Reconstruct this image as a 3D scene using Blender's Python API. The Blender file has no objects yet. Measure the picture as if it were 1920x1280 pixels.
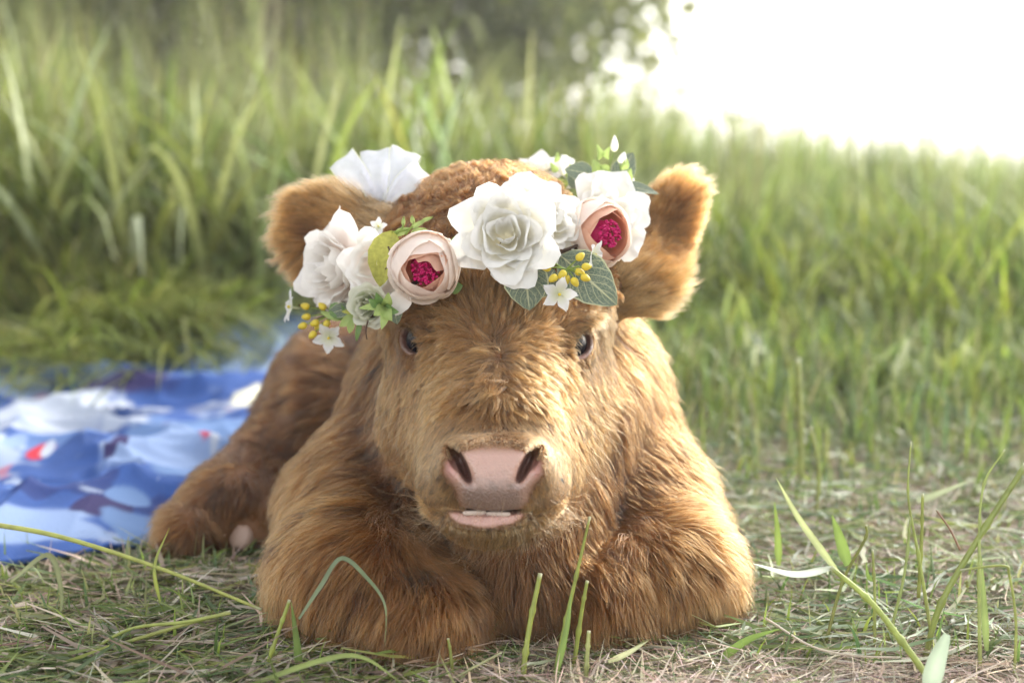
import bpy, math, random, os
import numpy as np
from mathutils import Vector, Matrix, kdtree
PI = math.pi
rng = np.random.default_rng(7)
random.seed(7)
# ------------------------------------------------------------------ camera, world, sun, exposure
S = bpy.context.scene
COL = S.collection
CAM_H, PITCH, FPX = 0.455, math.radians(8.74), 50.0/36.0*1920
cam_d = bpy.data.cameras.new('camera'); cam = bpy.data.objects.new('camera', cam_d); COL.objects.link(cam)
cam.location = (0, 0, CAM_H); cam.rotation_euler = (PI/2-PITCH, 0, 0)
cam_d.lens = 50; cam_d.sensor_width = 36; cam_d.clip_start = 0.02; cam_d.clip_end = 500
cam_d.dof.use_dof = True; cam_d.dof.focus_distance = 1.20; cam_d.dof.aperture_fstop = 3.1
S.camera = cam
SUN_EL, SUN_AZ = math.radians(32), math.radians(44)      # azimuth clockwise from +Y (the view direction)
W = bpy.data.worlds.new('World'); S.world = W; W.use_nodes = True
wn = W.node_tree.nodes; wl = W.node_tree.links
sky = wn.new('ShaderNodeTexSky'); sky.sky_type = 'NISHITA'; sky.sun_disc = False
sky.sun_elevation = SUN_EL; sky.sun_rotation = SUN_AZ; sky.air_density = 1.0; sky.dust_density = 1.5; sky.ozone_density = 1.0
wn['Background'].inputs['Strength'].default_value = 0.15
bw_n = wn.new('ShaderNodeRGBToBW'); wl.new(sky.outputs[0], bw_n.inputs[0])          # thin bright haze over the whole sky: most of the blue is washed out
hz_n = wn.new('ShaderNodeVectorMath'); hz_n.operation = 'MULTIPLY'; wl.new(bw_n.outputs[0], hz_n.inputs[0]); hz_n.inputs[1].default_value = (1.03, 1.0, .95)
mx_n = wn.new('ShaderNodeMix'); mx_n.data_type = 'RGBA'; mx_n.inputs[0].default_value = .82; wl.new(sky.outputs[0], mx_n.inputs[6]); wl.new(hz_n.outputs[0], mx_n.inputs[7])
wl.new(mx_n.outputs[2], wn['Background'].inputs['Color'])
sun_d = bpy.data.lights.new('sun', 'SUN'); sun_d.energy = 0.65; sun_d.angle = math.radians(22); sun_d.color = (1.0, 0.95, 0.88)
sun = bpy.data.objects.new('sun', sun_d); COL.objects.link(sun)
sdir = Vector((math.sin(SUN_AZ)*math.cos(SUN_EL), math.cos(SUN_AZ)*math.cos(SUN_EL), math.sin(SUN_EL)))
sun.rotation_euler = sdir.to_track_quat('Z', 'Y').to_euler(); sun.location = sdir*20
S.view_settings.view_transform = 'Standard'; S.view_settings.look = 'None'
S.view_settings.exposure = 2.42; S.view_settings.gamma = 1.0; S.view_settings.use_curve_mapping = False
S.render.engine = 'CYCLES'
cy = S.cycles
cy.use_denoising = True; cy.max_bounces = 10; cy.diffuse_bounces = 4; cy.glossy_bounces = 4; cy.transmission_bounces = 6
cy.transparent_max_bounces = 8; cy.use_adaptive_sampling = True; cy.adaptive_threshold = 0.01
cy.sample_clamp_indirect = 8

# ------------------------------------------------------------------ helpers
FW = np.array([0, math.cos(PITCH), -math.sin(PITCH)]); UP = np.array([0, math.sin(PITCH), math.cos(PITCH)]); RT = np.array([1.0, 0, 0])
CP = np.array([0, 0, CAM_H])
def P(px, py, D):
    "place seen at (px,py) of the 1920x1280 photograph at depth D metres"
    return CP + D*(FW + (px-960)/FPX*RT - (py-640)/FPX*UP)
def G(px, py, z=0.0):
    "place on the ground (height z) seen at (px,py)"
    d = FW + (px-960)/FPX*RT - (py-640)/FPX*UP
    return CP + d*((z-CAM_H)/d[2])
def proj(X):
    q = X-CP; D = q@FW
    return 960+(q@RT)/D*FPX, 640-(q@UP)/D*FPX, D
def sst(a, b, x):
    t = np.clip((x-a)/(b-a), 0, 1); return t*t*(3-2*t)
def nrm(v):
    return v/np.maximum(np.linalg.norm(v, axis=-1, keepdims=True), 1e-9)
def hash3(ix, iy, iz, s):
    h = (ix*374761393 + iy*668265263 + iz*2147483647 + s*974634777) & 0xffffffff
    h = ((h ^ (h >> 13))*1274126177) & 0xffffffff
    return ((h ^ (h >> 16)) & 0xffffff)/float(0xffffff)
def vnoise(X, sc, seed=0):
    "smooth value noise in -1..1"
    q = X*sc; i = np.floor(q).astype(np.int64); f = q-i; f = f*f*(3-2*f); r = 0
    for dx in (0, 1):
        for dy in (0, 1):
            for dz in (0, 1):
                w = (f[:, 0] if dx else 1-f[:, 0])*(f[:, 1] if dy else 1-f[:, 1])*(f[:, 2] if dz else 1-f[:, 2])
                r = r + w*hash3(i[:, 0]+dx, i[:, 1]+dy, i[:, 2]+dz, seed)
    return r*2-1
def vn3(X, sc, seed=0):
    return np.stack([vnoise(X, sc, seed+11*k) for k in range(3)], 1)
def mesh_np(name, V, F, smooth=True, col=None, uv=None):
    "V Nx3, F Mx3 or Mx4 array"
    me = bpy.data.meshes.new(name); V = np.asarray(V, np.float32); F = np.asarray(F, np.int32); k = F.shape[1]
    me.vertices.add(len(V)); me.vertices.foreach_set('co', V.ravel())
    me.loops.add(F.size); me.loops.foreach_set('vertex_index', F.ravel())
    me.polygons.add(len(F)); me.polygons.foreach_set('loop_start', np.arange(0, F.size, k, dtype=np.int32))
    try: me.polygons.foreach_set('loop_total', np.full(len(F), k, np.int32))
    except Exception: pass
    if smooth: me.polygons.foreach_set('use_smooth', np.ones(len(F), bool))
    if col is not None:
        a = me.attributes.new('tint', 'FLOAT_COLOR', 'POINT'); c = np.ones((len(V), 4), np.float32); c[:, :col.shape[1]] = col
        a.data.foreach_set('color', c.ravel())
    if uv is not None:
        a = me.attributes.new('leaf_uv', 'FLOAT_VECTOR', 'POINT'); c = np.zeros((len(V), 3), np.float32); c[:, :2] = uv
        a.data.foreach_set('vector', c.ravel())
    me.update(calc_edges=True); me.validate()
    return me
def obj(name, me, mat=None, parent=None, **kw):
    o = bpy.data.objects.new(name, me); COL.objects.link(o)
    if mat is not None and me is not None and not me.materials: me.materials.append(mat)
    if parent is not None: o.parent = parent
    for k, v in kw.items(): o[k] = v
    return o
def empty(name, loc=(0, 0, 0), parent=None, **kw):
    o = bpy.data.objects.new(name, None); COL.objects.link(o); o.location = loc; o.empty_display_size = .02
    if parent is not None: o.parent = parent
    for k, v in kw.items(): o[k] = v
    return o
def grid_faces(nu, nv, off=0):
    i, j = np.meshgrid(np.arange(nu-1), np.arange(nv-1), indexing='ij'); a = (i*nv+j).ravel()+off
    return np.stack([a, a+nv, a+nv+1, a+1], 1)
def tube(path, radii, seg=7, cap=True):
    "tapered tube along a polyline; V, F(quads)"
    path = np.asarray(path, float); n = len(path); radii = np.broadcast_to(np.asarray(radii, float), (n,))
    t = nrm(np.gradient(path, axis=0)); ref = np.array([0.13, 0.31, 0.94])
    a = nrm(np.cross(t, ref)); b = np.cross(t, a)
    an = np.linspace(0, 2*PI, seg, endpoint=False)
    V = path[:, None]+radii[:, None, None]*(np.cos(an)[None, :, None]*a[:, None]+np.sin(an)[None, :, None]*b[:, None])
    V = V.reshape(-1, 3); F = []
    for i in range(n-1):
        for j in range(seg): F.append((i*seg+j, i*seg+(j+1) % seg, (i+1)*seg+(j+1) % seg, (i+1)*seg+j))
    if cap:
        c0, c1 = len(V), len(V)+1; V = np.vstack([V, path[:1], path[-1:]])
        for j in range(seg):
            F.append((c0, (j+1) % seg, j, j)); F.append((c1, (n-1)*seg+j, (n-1)*seg+(j+1) % seg, (n-1)*seg+(j+1) % seg))
    return V, F
def poly_mesh(name, V, F):
    me = bpy.data.meshes.new(name)
    F = [tuple(dict.fromkeys(int(i) for i in f)) for f in F]
    me.from_pydata([tuple(map(float, v)) for v in V], [], F); me.validate()
    me.polygons.foreach_set('use_smooth', [True]*len(me.polygons)); return me
def spline(pts, n=16):
    "Catmull-Rom through pts"
    p = np.asarray(pts, float); m = len(p)
    if m == 2: return p[0]+(p[1]-p[0])*np.linspace(0, 1, n)[:, None]
    q = np.vstack([2*p[0]-p[1], p, 2*p[-1]-p[-2]]); out = []
    for t in np.linspace(0, m-1-1e-6, n):
        i = int(t); f = t-i; a, b, c, d = q[i:i+4]
        out.append(.5*((2*b)+(-a+c)*f+(2*a-5*b+4*c-d)*f*f+(-a+3*b-3*c+d)*f**3))
    return np.array(out)
def new_mat(name):
    m = bpy.data.materials.new(name); m.use_nodes = True; nt = m.node_tree; nt.nodes.clear()
    return m, nt.nodes, nt.links
def mixnode(n, l, a, b, fac, mode='MIX'):
    m = n.new('ShaderNodeMix'); m.data_type = 'RGBA'; m.blend_type = mode
    for s, v in ((m.inputs[6], a), (m.inputs[7], b), (m.inputs[0], fac)):
        if hasattr(v, 'is_linked'): l.new(v, s)
        elif isinstance(v, (int, float)): s.default_value = v
        else: s.default_value = (*v, 1) if len(v) == 3 else v
    return m.outputs[2]
def leafy(name, base=None, rough=.5, trans=.35, tcol=1.3, spec=.4, bump=None, attr='tint', var=0.12, noise=60):
    "thin plant / petal surface: principled + translucent; colour from the attribute or base"
    m, n, l = new_mat(name)
    if base is None:
        a = n.new('ShaderNodeAttribute'); a.attribute_name = attr; c = a.outputs['Color']
    else:
        a = n.new('ShaderNodeRGB'); a.outputs[0].default_value = (*base, 1); c = a.outputs[0]
    tc = n.new('ShaderNodeTexCoord'); ns = n.new('ShaderNodeTexNoise'); ns.inputs['Scale'].default_value = noise; ns.inputs['Detail'].default_value = 4
    l.new(tc.outputs['Object'], ns.inputs['Vector'])
    mr = n.new('ShaderNodeMapRange'); mr.inputs[1].default_value = .3; mr.inputs[2].default_value = .7
    mr.inputs[3].default_value = 1-var; mr.inputs[4].default_value = 1+var; l.new(ns.outputs[0], mr.inputs[0])
    h = n.new('ShaderNodeVectorMath'); h.operation = 'SCALE'; l.new(c, h.inputs[0]); l.new(mr.outputs[0], h.inputs['Scale']); c = h.outputs[0]
    p = n.new('ShaderNodeBsdfPrincipled'); l.new(c, p.inputs['Base Color']); p.inputs['Roughness'].default_value = rough
    p.inputs['Specular IOR Level'].default_value = spec
    t = n.new('ShaderNodeBsdfTranslucent'); h2 = n.new('ShaderNodeVectorMath'); h2.operation = 'SCALE'; h2.inputs['Scale'].default_value = tcol
    l.new(c, h2.inputs[0]); l.new(h2.outputs[0], t.inputs['Color'])
    mx = n.new('ShaderNodeMixShader'); mx.inputs[0].default_value = trans; l.new(p.outputs[0], mx.inputs[1]); l.new(t.outputs[0], mx.inputs[2])
    if bump:
        b = n.new('ShaderNodeBump'); b.inputs['Strength'].default_value = bump; b.inputs['Distance'].default_value = .001; l.new(ns.outputs[0], b.inputs['Height']); l.new(b.outputs[0], p.inputs['Normal'])
    o = n.new('ShaderNodeOutputMaterial'); l.new(mx.outputs[0], o.inputs[0]); return m
# ------------------------------------------------------------------ the calf: one continuous body surface from blended volumes
def rotm(ax, ay):
    ax = nrm(np.array(ax, float)); ay = np.array(ay, float); ay = nrm(ay-ax*(ay@ax)); return np.stack([ax, ay, np.cross(ax, ay)])
PR = []   # (kind, op, k, data)
def E(c, r, k=.03, ax=(1, 0, 0), ay=(0, 1, 0), op='+'): PR.append(('E', op, k, (np.array(c, float), np.array(r, float), rotm(ax, ay))))
def Cc(a, b, ra, rb, k=.03, op='+'): PR.append(('C', op, k, (np.array(a, float), np.array(b, float), ra, rb)))
MID = 930
def both(f):
    for s in (-1, 1): f(s)
AXF = (0, math.cos(math.radians(50)), math.sin(math.radians(50)))     # along the face, from muzzle to poll
# trunk
Cc((-.005, 1.46, .16), (-.06, 1.84, .135), .148, .125, .05)
E((0.0, 1.44, .145), (.150, .14, .145), .05)
E((-.07, 1.86, .14), (.135, .12, .13), .06)
Cc((-.005, 1.47, .27), (0.000, 1.60, .19), .086, .125, .04)                 # neck
Cc((.012, 1.335, .165), (.008, 1.235, .052), .090, .068, .05)              # brisket
# shoulders, folded forelegs
E((-.112, 1.42, .078), (.090, .12, .092), .045); E((.100, 1.42, .078), (.078, .12, .088), .045)
Cc((-.155, 1.36, .070), (-.135, 1.21, .048), .068, .058, .05); Cc((-.150, 1.22, .046), (-.080, 1.158, .032), .058, .046, .035)
Cc((.130, 1.36, .070), (.143, 1.245, .046), .066, .052, .05); Cc((.146, 1.235, .043), (.088, 1.195, .034), .052, .044, .03)
# hind leg beside the belly: thigh, hock, cannon, hoof towards the camera
E((-.20, 1.68, .115), (.092, .18, .105), .05)
Cc((-.24, 1.60, .085), (-.300, 1.46, .050), .060, .042, .04)
Cc((-.300, 1.46, .048), (-.330, 1.405, .040), .042, .030, .03)
Cc((-.225, 1.50, .050), (-.255, 1.435, .036), .036, .028, .03)
# head
E(P(MID-10, 492, 1.385), (.093, .085, .088), .04)
E(P(MID, 560, 1.335), (.082, .07, .08), .05)
Cc(P(MID, 620, 1.33), P(927, 800, 1.205), .070, .049, .05); E(P(MID, 690, 1.272), (.046, .030, .030), .02, (1, 0, 0), AXF)
both(lambda s: Cc(P(MID+s*100, 588, 1.315), P(MID+s*160, 596, 1.325), .030, .023, .025))   # brows
both(lambda s: Cc(P(MID+s*115, 570, 1.325), P(MID+s*95, 650, 1.295), .034, .028, .03))
both(lambda s: Cc(P(MID+s*94, 745, 1.335), P(MID+s*56, 893, 1.225), .049, .038, .05))    # cheek to muzzle
both(lambda s: E(P(MID+s*95, 785, 1.335), (.038, .055, .052), .04))
E(P(925, 876, 1.17), (.053, .056, .041), .035, (1, 0, 0), AXF)
both(lambda s: E(P(925+s*68, 920, 1.152), (.025, .03, .027), .025))      # muzzle pads
E(P(915, 968, 1.17), (.031, .042, .020), .02)                          # chin
E(P(925, 880, 1.119), (.031, .018, .022), .028, (1, 0, 0), (0, .95, -.2))# nose pad
E(P(925, 925, 1.121), (.022, .017, .016), .020)
both(lambda s: E(P(925+s*62, 862, 1.124), (.013, .018, .0105), .018))    # nostril wings
both(lambda s: E(P(925+s*78, 884, 1.128), (.010, .017, .014), .010))
# nostril hollows: slanting commas
both(lambda s: E(P(926+s*60, 873, 1.108), (.0145, .032, .0046), .005, (-s*.42, 0, -.90), (s*.12, 1, .0), '-'))
both(lambda s: E(P(926+s*76, 858, 1.108), (.0090, .024, .0040), .004, (-s*.30, 0, -.95), (s*.12, 1, .0), '-'))
# mouth
E(P(912, 957, 1.118), (.034, .022, .0036), .003, (1, 0, 0), (0, 1, 0), '-')
both(lambda s: E(P(914+s*98, 957, 1.135), (.022, .022, .0022), .004, (1, 0, -s*.22*-1), (0, 1, 0), '-'))
E(P(912, 974, 1.126), (.028, .020, .0070), .009)                         # lower lip
def sdf(X):
    X = X.astype(np.float32); d = np.full(len(X), 9., np.float32)
    for kind, op, k, dat in PR:
        if kind == 'E':
            c, r, M = dat; q = (X-c.astype(np.float32))@M.T.astype(np.float32)
            k0 = np.sqrt(((q/r.astype(np.float32))**2).sum(1))+1e-6; k1 = np.sqrt(((q/(r*r).astype(np.float32))**2).sum(1))+1e-6
            e = k0*(k0-1)/k1
        else:
            a, b, ra, rb = dat; ba = (b-a).astype(np.float32); q = X-a.astype(np.float32)
            t = np.clip(q@ba/(ba@ba), 0, 1); q = q-t[:, None]*ba; e = np.sqrt((q*q).sum(1))-(ra+(rb-ra)*t)
        if op == '+':
            h = np.maximum(k-np.abs(d-e), 0)/k; d = np.minimum(d, e)-h*h*k*.25
        else:
            e = -e; h = np.maximum(k-np.abs(d-e), 0)/k; d = np.maximum(d, e)+h*h*k*.25
    return d
def sgrad(X, e=.0015):
    g = np.zeros_like(X, dtype=np.float32)
    for i in range(3):
        o = np.zeros(3, np.float32); o[i] = e; g[:, i] = sdf(X+o)-sdf(X-o)
    return nrm(g)
# eye hollows and lids
EYE = {-1: P(776, 633, 1.285), 1: P(1086, 641, 1.280)}; EYN = {}
def PRS(x): return sdf(np.asarray(x)[None])[0]
def PRN(x): return sgrad(np.asarray(x, np.float32)[None], .004)[0].astype(float)
for s in (-1, 1):                                                       # sink the eyes into the face, lids round them
    d_ = nrm(EYE[s]-CP); t_ = 1.0
    while float(PRS(CP+d_*t_)) > .0005: t_ += max(.0004, float(PRS(CP+d_*t_))*.7)
    sp_ = CP+d_*t_; nn_ = PRN(sp_); EYE[s] = sp_-nn_*.0128; EYN[s] = nn_
for s in (-1, 1):
    E(EYE[s]+EYN[s]*.001, (.0210, .0205, .0195), .012)
    E(EYE[s]+EYN[s]*.004+np.array([s*.004, 0, .0180]), (.021, .014, .0065), .008, (1, s*.3, s*.38), (0, 1, 0))
    E(EYE[s]+EYN[s]*.014+np.array([s*.001, 0, .0005]), (.0180, .018, .0098), .004, nrm(np.cross(EYN[s], [0, 0, 1]))*-s+np.array([0, 0, .72]), EYN[s], '-')
# ears
def ear(base, tip, w, th, face):
    c = (base+tip)/2; ax = nrm(tip-base); L = np.linalg.norm(tip-base)/2
    E(c, (L*1.12, th, w), .018, ax, face)
    E(c+ax*.016-nrm(np.array(face))*th*1.15, (L*.52, th*.50, w*.36), .02, ax, face, '-')
ear(P(715, 480, 1.395), P(557, 415, 1.41), .042, .020, (.15, 1, .15))
ear(P(1176, 540, 1.395), P(1278, 362, 1.41), .029, .020, (-.15, 1, .1))
Cc(P(740, 470, 1.39), P(690, 455, 1.40), .036, .028, .03); Cc(P(1130, 520, 1.39), P(1190, 510, 1.40), .036, .028, .03)

def axis(lo, f0, f1, hi, fine, coarse):
    a = np.arange(f0, f1, fine); l = f0-np.cumsum(np.minimum(fine*1.18**np.arange(1, 400), coarse)); l = l[l > lo-coarse][::-1]
    h = a[-1]+np.cumsum(np.minimum(fine*1.18**np.arange(1, 400), coarse)); h = h[h < hi+coarse]
    return np.concatenate([l, a, h]).astype(np.float32)
gx = axis(-.42, -.088, .085, .30, .0019, .007); gy = axis(1.0, 1.052, 1.235, 2.05, .0021, .007); gz = axis(-.03, .125, .325, .50, .0019, .007)
def surface():
    nx, ny, nz = len(gx), len(gy), len(gz)
    def sub(n): i = np.arange(0, n, 4); return i if i[-1] == n-1 else np.append(i, n-1)
    ix, iy, iz = sub(nx), sub(ny), sub(nz)
    Xc = np.stack(np.meshgrid(gx[ix], gy[iy], gz[iz], indexing='ij'), -1).reshape(-1, 3); vc = sdf(Xc).reshape(len(ix), len(iy), len(iz))
    V = vc
    for ax_, (full, idx, g) in enumerate(((nx, ix, gx), (ny, iy, gy), (nz, iz, gz))):
        j = np.clip(np.searchsorted(idx, np.arange(full), side='right')-1, 0, len(idx)-2); t = (g-g[idx[j]])/(g[idx[j+1]]-g[idx[j]])
        sh = [1, 1, 1]; sh[ax_] = full; t = t.reshape(sh); V = np.take(V, j, ax_)*(1-t)+np.take(V, j+1, ax_)*t
    m = np.abs(V) < .030
    I = np.argwhere(m); Xf = np.stack([gx[I[:, 0]], gy[I[:, 1]], gz[I[:, 2]]], 1)
    V[m] = np.concatenate([sdf(c) for c in np.array_split(Xf, max(1, len(Xf)//400000))])
    s = V < 0
    cnt = sum(s[a:nx-1+a, b:ny-1+b, c:nz-1+c].astype(np.int8) for a in (0, 1) for b in (0, 1) for c in (0, 1))
    act = (cnt > 0) & (cnt < 8); A = np.argwhere(act); idm = np.full(act.shape, -1, np.int64); idm[act] = np.arange(len(A))
    acc = np.zeros((len(A), 3)); n = np.zeros(len(A)); g = (gx, gy, gz)
    for ax_ in range(3):
        o1, o2 = [q for q in range(3) if q != ax_]
        for a in (0, 1):
            for b in (0, 1):
                p = A.copy(); p[:, o1] += a; p[:, o2] += b; q = p.copy(); q[:, ax_] += 1
                va = V[tuple(p.T)]; vb = V[tuple(q.T)]; x = (va < 0) != (vb < 0); t = np.where(x, va/(va-vb+1e-12), 0)
                pt = np.stack([g[i][p[:, i]] for i in range(3)], 1); pt[:, ax_] += t*(g[ax_][q[:, ax_]]-g[ax_][p[:, ax_]])
                acc[x] += pt[x]; n[x] += 1
    X = acc/n[:, None]; F = []
    for ax_ in range(3):
        o1, o2 = (ax_+1) % 3, (ax_+2) % 3
        s0 = np.take(s, range(0, s.shape[ax_]-1), ax_); s1 = np.take(s, range(1, s.shape[ax_]), ax_)
        e = np.argwhere(s0 != s1); e = e[(e[:, o1] > 0) & (e[:, o2] > 0) & (e[:, o1] < s.shape[o1]-1) & (e[:, o2] < s.shape[o2]-1)]
        def cid(a, b): p = e.copy(); p[:, o1] -= a; p[:, o2] -= b; return idm[tuple(p.T)]
        q = np.stack([cid(1, 1), cid(0, 1), cid(0, 0), cid(1, 0)], 1); fl = ~s[tuple(e.T)]; q[fl] = q[fl][:, ::-1]; F.append(q)
    F = np.concatenate(F); F = F[(F >= 0).all(1)]
    for _ in range(2): gr = sgrad(X, .0008); X = X-sdf(X)[:, None]*gr*.8
    return X, F, sgrad(X, .0012)
BV, BF, BN = surface()
bpx, bpy_, bD = proj(BV)

# bare skin: nose pad, lips
def nose_mask(px, py, D):
    hw = np.interp(py, [826, 836, 848, 866, 884, 898, 912, 935, 950, 958], [0, 24, 58, 84, 88, 78, 67, 61, 52, 32])
    a = sst(15, -15, np.abs(px-925)-hw)*sst(826, 856, py)*(py < 960)
    return a*(D < 1.16)
def lip_mask(px, py, D):
    e = ((px-912)/69)**2+((py-972+9*((px-912)/74)**2)/15)**2
    return sst(1.12, .85, e)*(D < 1.16)
def eye_mask(X, r0, r1):
    d = np.minimum(np.linalg.norm(X-EYE[-1], axis=1), np.linalg.norm(X-EYE[1], axis=1)); return sst(r1, r0, d)
nm = nose_mask(bpx, bpy_, bD); lm = lip_mask(bpx, bpy_, bD); em = eye_mask(BV, .0208, .0245)
w1 = vnoise(BV, 180, 3)*.5+vnoise(BV, 420, 4)*.5
px_c = bpx; BD_in = bD-np.interp(bpy_, [820, 850, 880, 920, 960], [1.118, 1.108, 1.100, 1.102, 1.105])
skin = np.array([.15, .07, .03])*np.ones((len(BV), 3))
pink = np.array([.47, .285, .225]); dark = np.array([.20, .115, .085])
low = sst(880, 928, bpy_+16*w1)*sst(84, 44, np.abs(bpx-922)+8*w1)
nc = pink*(1-low[:, None])+(np.array([.150, .090, .068]))*low[:, None]
ins = ((np.abs(px_c-926)-60-.58*(873-bpy_)*.9)/9)**2+((bpy_-875)/33)**2; ins = sst(1.3, .7, ins)*sst(.0025, .007, BD_in)
redden = np.exp(-(((np.abs(bpx-926)-86)/14)**2+((bpy_-872)/34)**2))[:, None]; nc = nc*(1-.55*redden)+np.array([.42, .13, .13])*.55*redden
lc = np.array([.46, .26, .21])*(1+.12*w1[:, None])
nc = nc*(1-ins[:, None]*.8)+np.array([.12, .045, .035])*ins[:, None]*.8  # nostril insides: dark mucosa tone, deepened to paint in their shade
bc = skin*(1-nm[:, None])+nc*nm[:, None]; bc = bc*(1-lm[:, None])+lc*lm[:, None]
ec = np.array([.10, .05, .04]); lidp = sst(-.004, -.012, (BV[:, 2]-EYE[1][2]))*(BV[:, 0] > 0); ec = ec*(1-lidp[:, None])+np.array([.34, .17, .14])*lidp[:, None]
bc = bc*(1-em[:, None])+ec*em[:, None]
hoofm = np.zeros(len(BV), bool) & (np.linalg.norm(BV-np.array([-.262, 1.445, .028]), axis=1) < .028) & (BV[:, 1] < 1.452)
bc[hoofm] = (.5, .36, .3)
wet = np.clip(nm*.9+lm*.8+em, 0, 1)
me = mesh_np('calf', BV, BF, col=np.concatenate([bc, wet[:, None]], 1))
m, n, l = new_mat('calf_skin')
a = n.new('ShaderNodeAttribute'); a.attribute_name = 'tint'
pb = n.new('ShaderNodeBsdfPrincipled'); l.new(a.outputs['Color'], pb.inputs['Base Color'])
mr = n.new('ShaderNodeMapRange'); l.new(a.outputs['Alpha'], mr.inputs[0]); mr.inputs[3].default_value = .8; mr.inputs[4].default_value = .30; l.new(mr.outputs[0], pb.inputs['Roughness'])
pb.inputs['Subsurface Weight'].default_value = .15; pb.inputs['Coat Roughness'].default_value = .26; cw = n.new('ShaderNodeMath'); cw.operation = 'MULTIPLY'; l.new(a.outputs['Alpha'], cw.inputs[0]); cw.inputs[1].default_value = .8; l.new(cw.outputs[0], pb.inputs['Coat Weight']); pb.inputs['Subsurface Radius'].default_value = (.01, .004, .002); pb.inputs['Subsurface Scale'].default_value = .6
tc = n.new('ShaderNodeTexCoord'); vo = n.new('ShaderNodeTexVoronoi'); vo.inputs['Scale'].default_value = 620; vo.feature = 'SMOOTH_F1'; l.new(tc.outputs['Object'], vo.inputs['Vector'])
bu = n.new('ShaderNodeBump'); bu.inputs['Strength'].default_value = .9; bu.inputs['Distance'].default_value = .0011; bu.invert = True; l.new(vo.outputs['Distance'], bu.inputs['Height']); l.new(bu.outputs[0], pb.inputs['Normal'])
o = n.new('ShaderNodeOutputMaterial'); l.new(pb.outputs[0], o.inputs[0]); SKIN = m
calf = obj('calf', me, SKIN, label='ginger brown fluffy calf lying on the cut grass and wearing a flower crown', category='calf')

# eyes
def eye_mat():
    m, n, l = new_mat('calf_eye'); p = n.new('ShaderNodeBsdfPrincipled'); tc = n.new('ShaderNodeTexCoord')
    sep = n.new('ShaderNodeSeparateXYZ'); l.new(tc.outputs['Object'], sep.inputs[0])
    cr = n.new('ShaderNodeValToRGB'); cr.color_ramp.elements[0].position = .0; cr.color_ramp.elements[0].color = (.003, .003, .007, 1)
    cr.color_ramp.elements[1].position = 1; cr.color_ramp.elements[1].color = (.010, .008, .010, 1)
    mp = n.new('ShaderNodeMapRange'); mp.inputs[1].default_value = -.016; mp.inputs[2].default_value = .016; l.new(sep.outputs[2], mp.inputs[0]); l.new(mp.outputs[0], cr.inputs[0])
    l.new(cr.outputs[0], p.inputs['Base Color']); p.inputs['Roughness'].default_value = .24; p.inputs['Specular IOR Level'].default_value = .16
    o = n.new('ShaderNodeOutputMaterial'); l.new(p.outputs[0], o.inputs[0]); return m
EM = eye_mat()
def ball(r, seg=24, rings=14, sc=(1, 1, 1)):
    V = []; F = []
    for i in range(rings+1):
        th = PI*i/rings
        for j in range(seg):
            ph = 2*PI*j/seg; V.append((r*sc[0]*math.sin(th)*math.cos(ph), r*sc[1]*math.sin(th)*math.sin(ph), r*sc[2]*math.cos(th)))
    for i in range(rings):
        for j in range(seg): F.append((i*seg+j, (i+1)*seg+j, (i+1)*seg+(j+1) % seg, i*seg+(j+1) % seg))
    return np.array(V), F
V_, F_ = ball(.0172); eyeme = poly_mesh('eye', V_, F_)
for s in (-1, 1):
    e = obj('eye', eyeme, EM, calf); e.location = Vector(EYE[s])
# teeth
TM, n, l = new_mat('tooth_enamel'); p = n.new('ShaderNodeBsdfPrincipled'); p.inputs['Base Color'].default_value = (.50, .40, .34, 1); p.inputs['Roughness'].default_value = .25
ns = n.new('ShaderNodeTexNoise'); ns.inputs['Scale'].default_value = 300; bu = n.new('ShaderNodeBump'); bu.inputs['Strength'].default_value = .2; l.new(ns.outputs[0], bu.inputs['Height']); l.new(bu.outputs[0], p.inputs['Normal'])
o = n.new('ShaderNodeOutputMaterial'); l.new(p.outputs[0], o.inputs[0])
for tx, ty, tw, rz in ((890, 958.5, .0094, .16), (934, 960.5, .0098, -.12)):
    V_, F_ = ball(1, 16, 10); V_ = np.sign(V_)*np.abs(V_)**.55*np.array([tw, .0022, .0019]); t = obj('tooth', poly_mesh('tooth', V_, F_), TM, calf); t.location = Vector(P(tx, ty+2.0, 1.1115+.003*abs(rz))); t.rotation_euler = (0, 0, rz)

HM, n, l = new_mat('hoof_horn'); p = n.new('ShaderNodeBsdfPrincipled'); p.inputs['Roughness'].default_value = .55; ns = n.new('ShaderNodeTexNoise'); ns.inputs['Scale'].default_value = 60
l.new(mixnode(n, l, (.52, .40, .33), (.26, .14, .10), ns.outputs[0]), p.inputs['Base Color']); o = n.new('ShaderNodeOutputMaterial'); l.new(p.outputs[0], o.inputs[0])
for q_, (hx, hz) in enumerate(((-.276, .043),)):
    V_, F_ = ball(1, 18, 12); V_ = V_*np.array([.0135, .018, .0150])*(1-.10*np.exp(-(V_[:, :1]/.12)**2)); V_[:, 1] = np.where(V_[:, 1] < -.010, -.010-(V_[:, 1]+.010)*-.25, V_[:, 1]); h_ = obj('hoof', poly_mesh('hoof', V_, F_), HM, calf); h_.location = (hx, 1.412, hz-.008); h_.rotation_euler = (-.35, .2, -.25)
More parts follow.
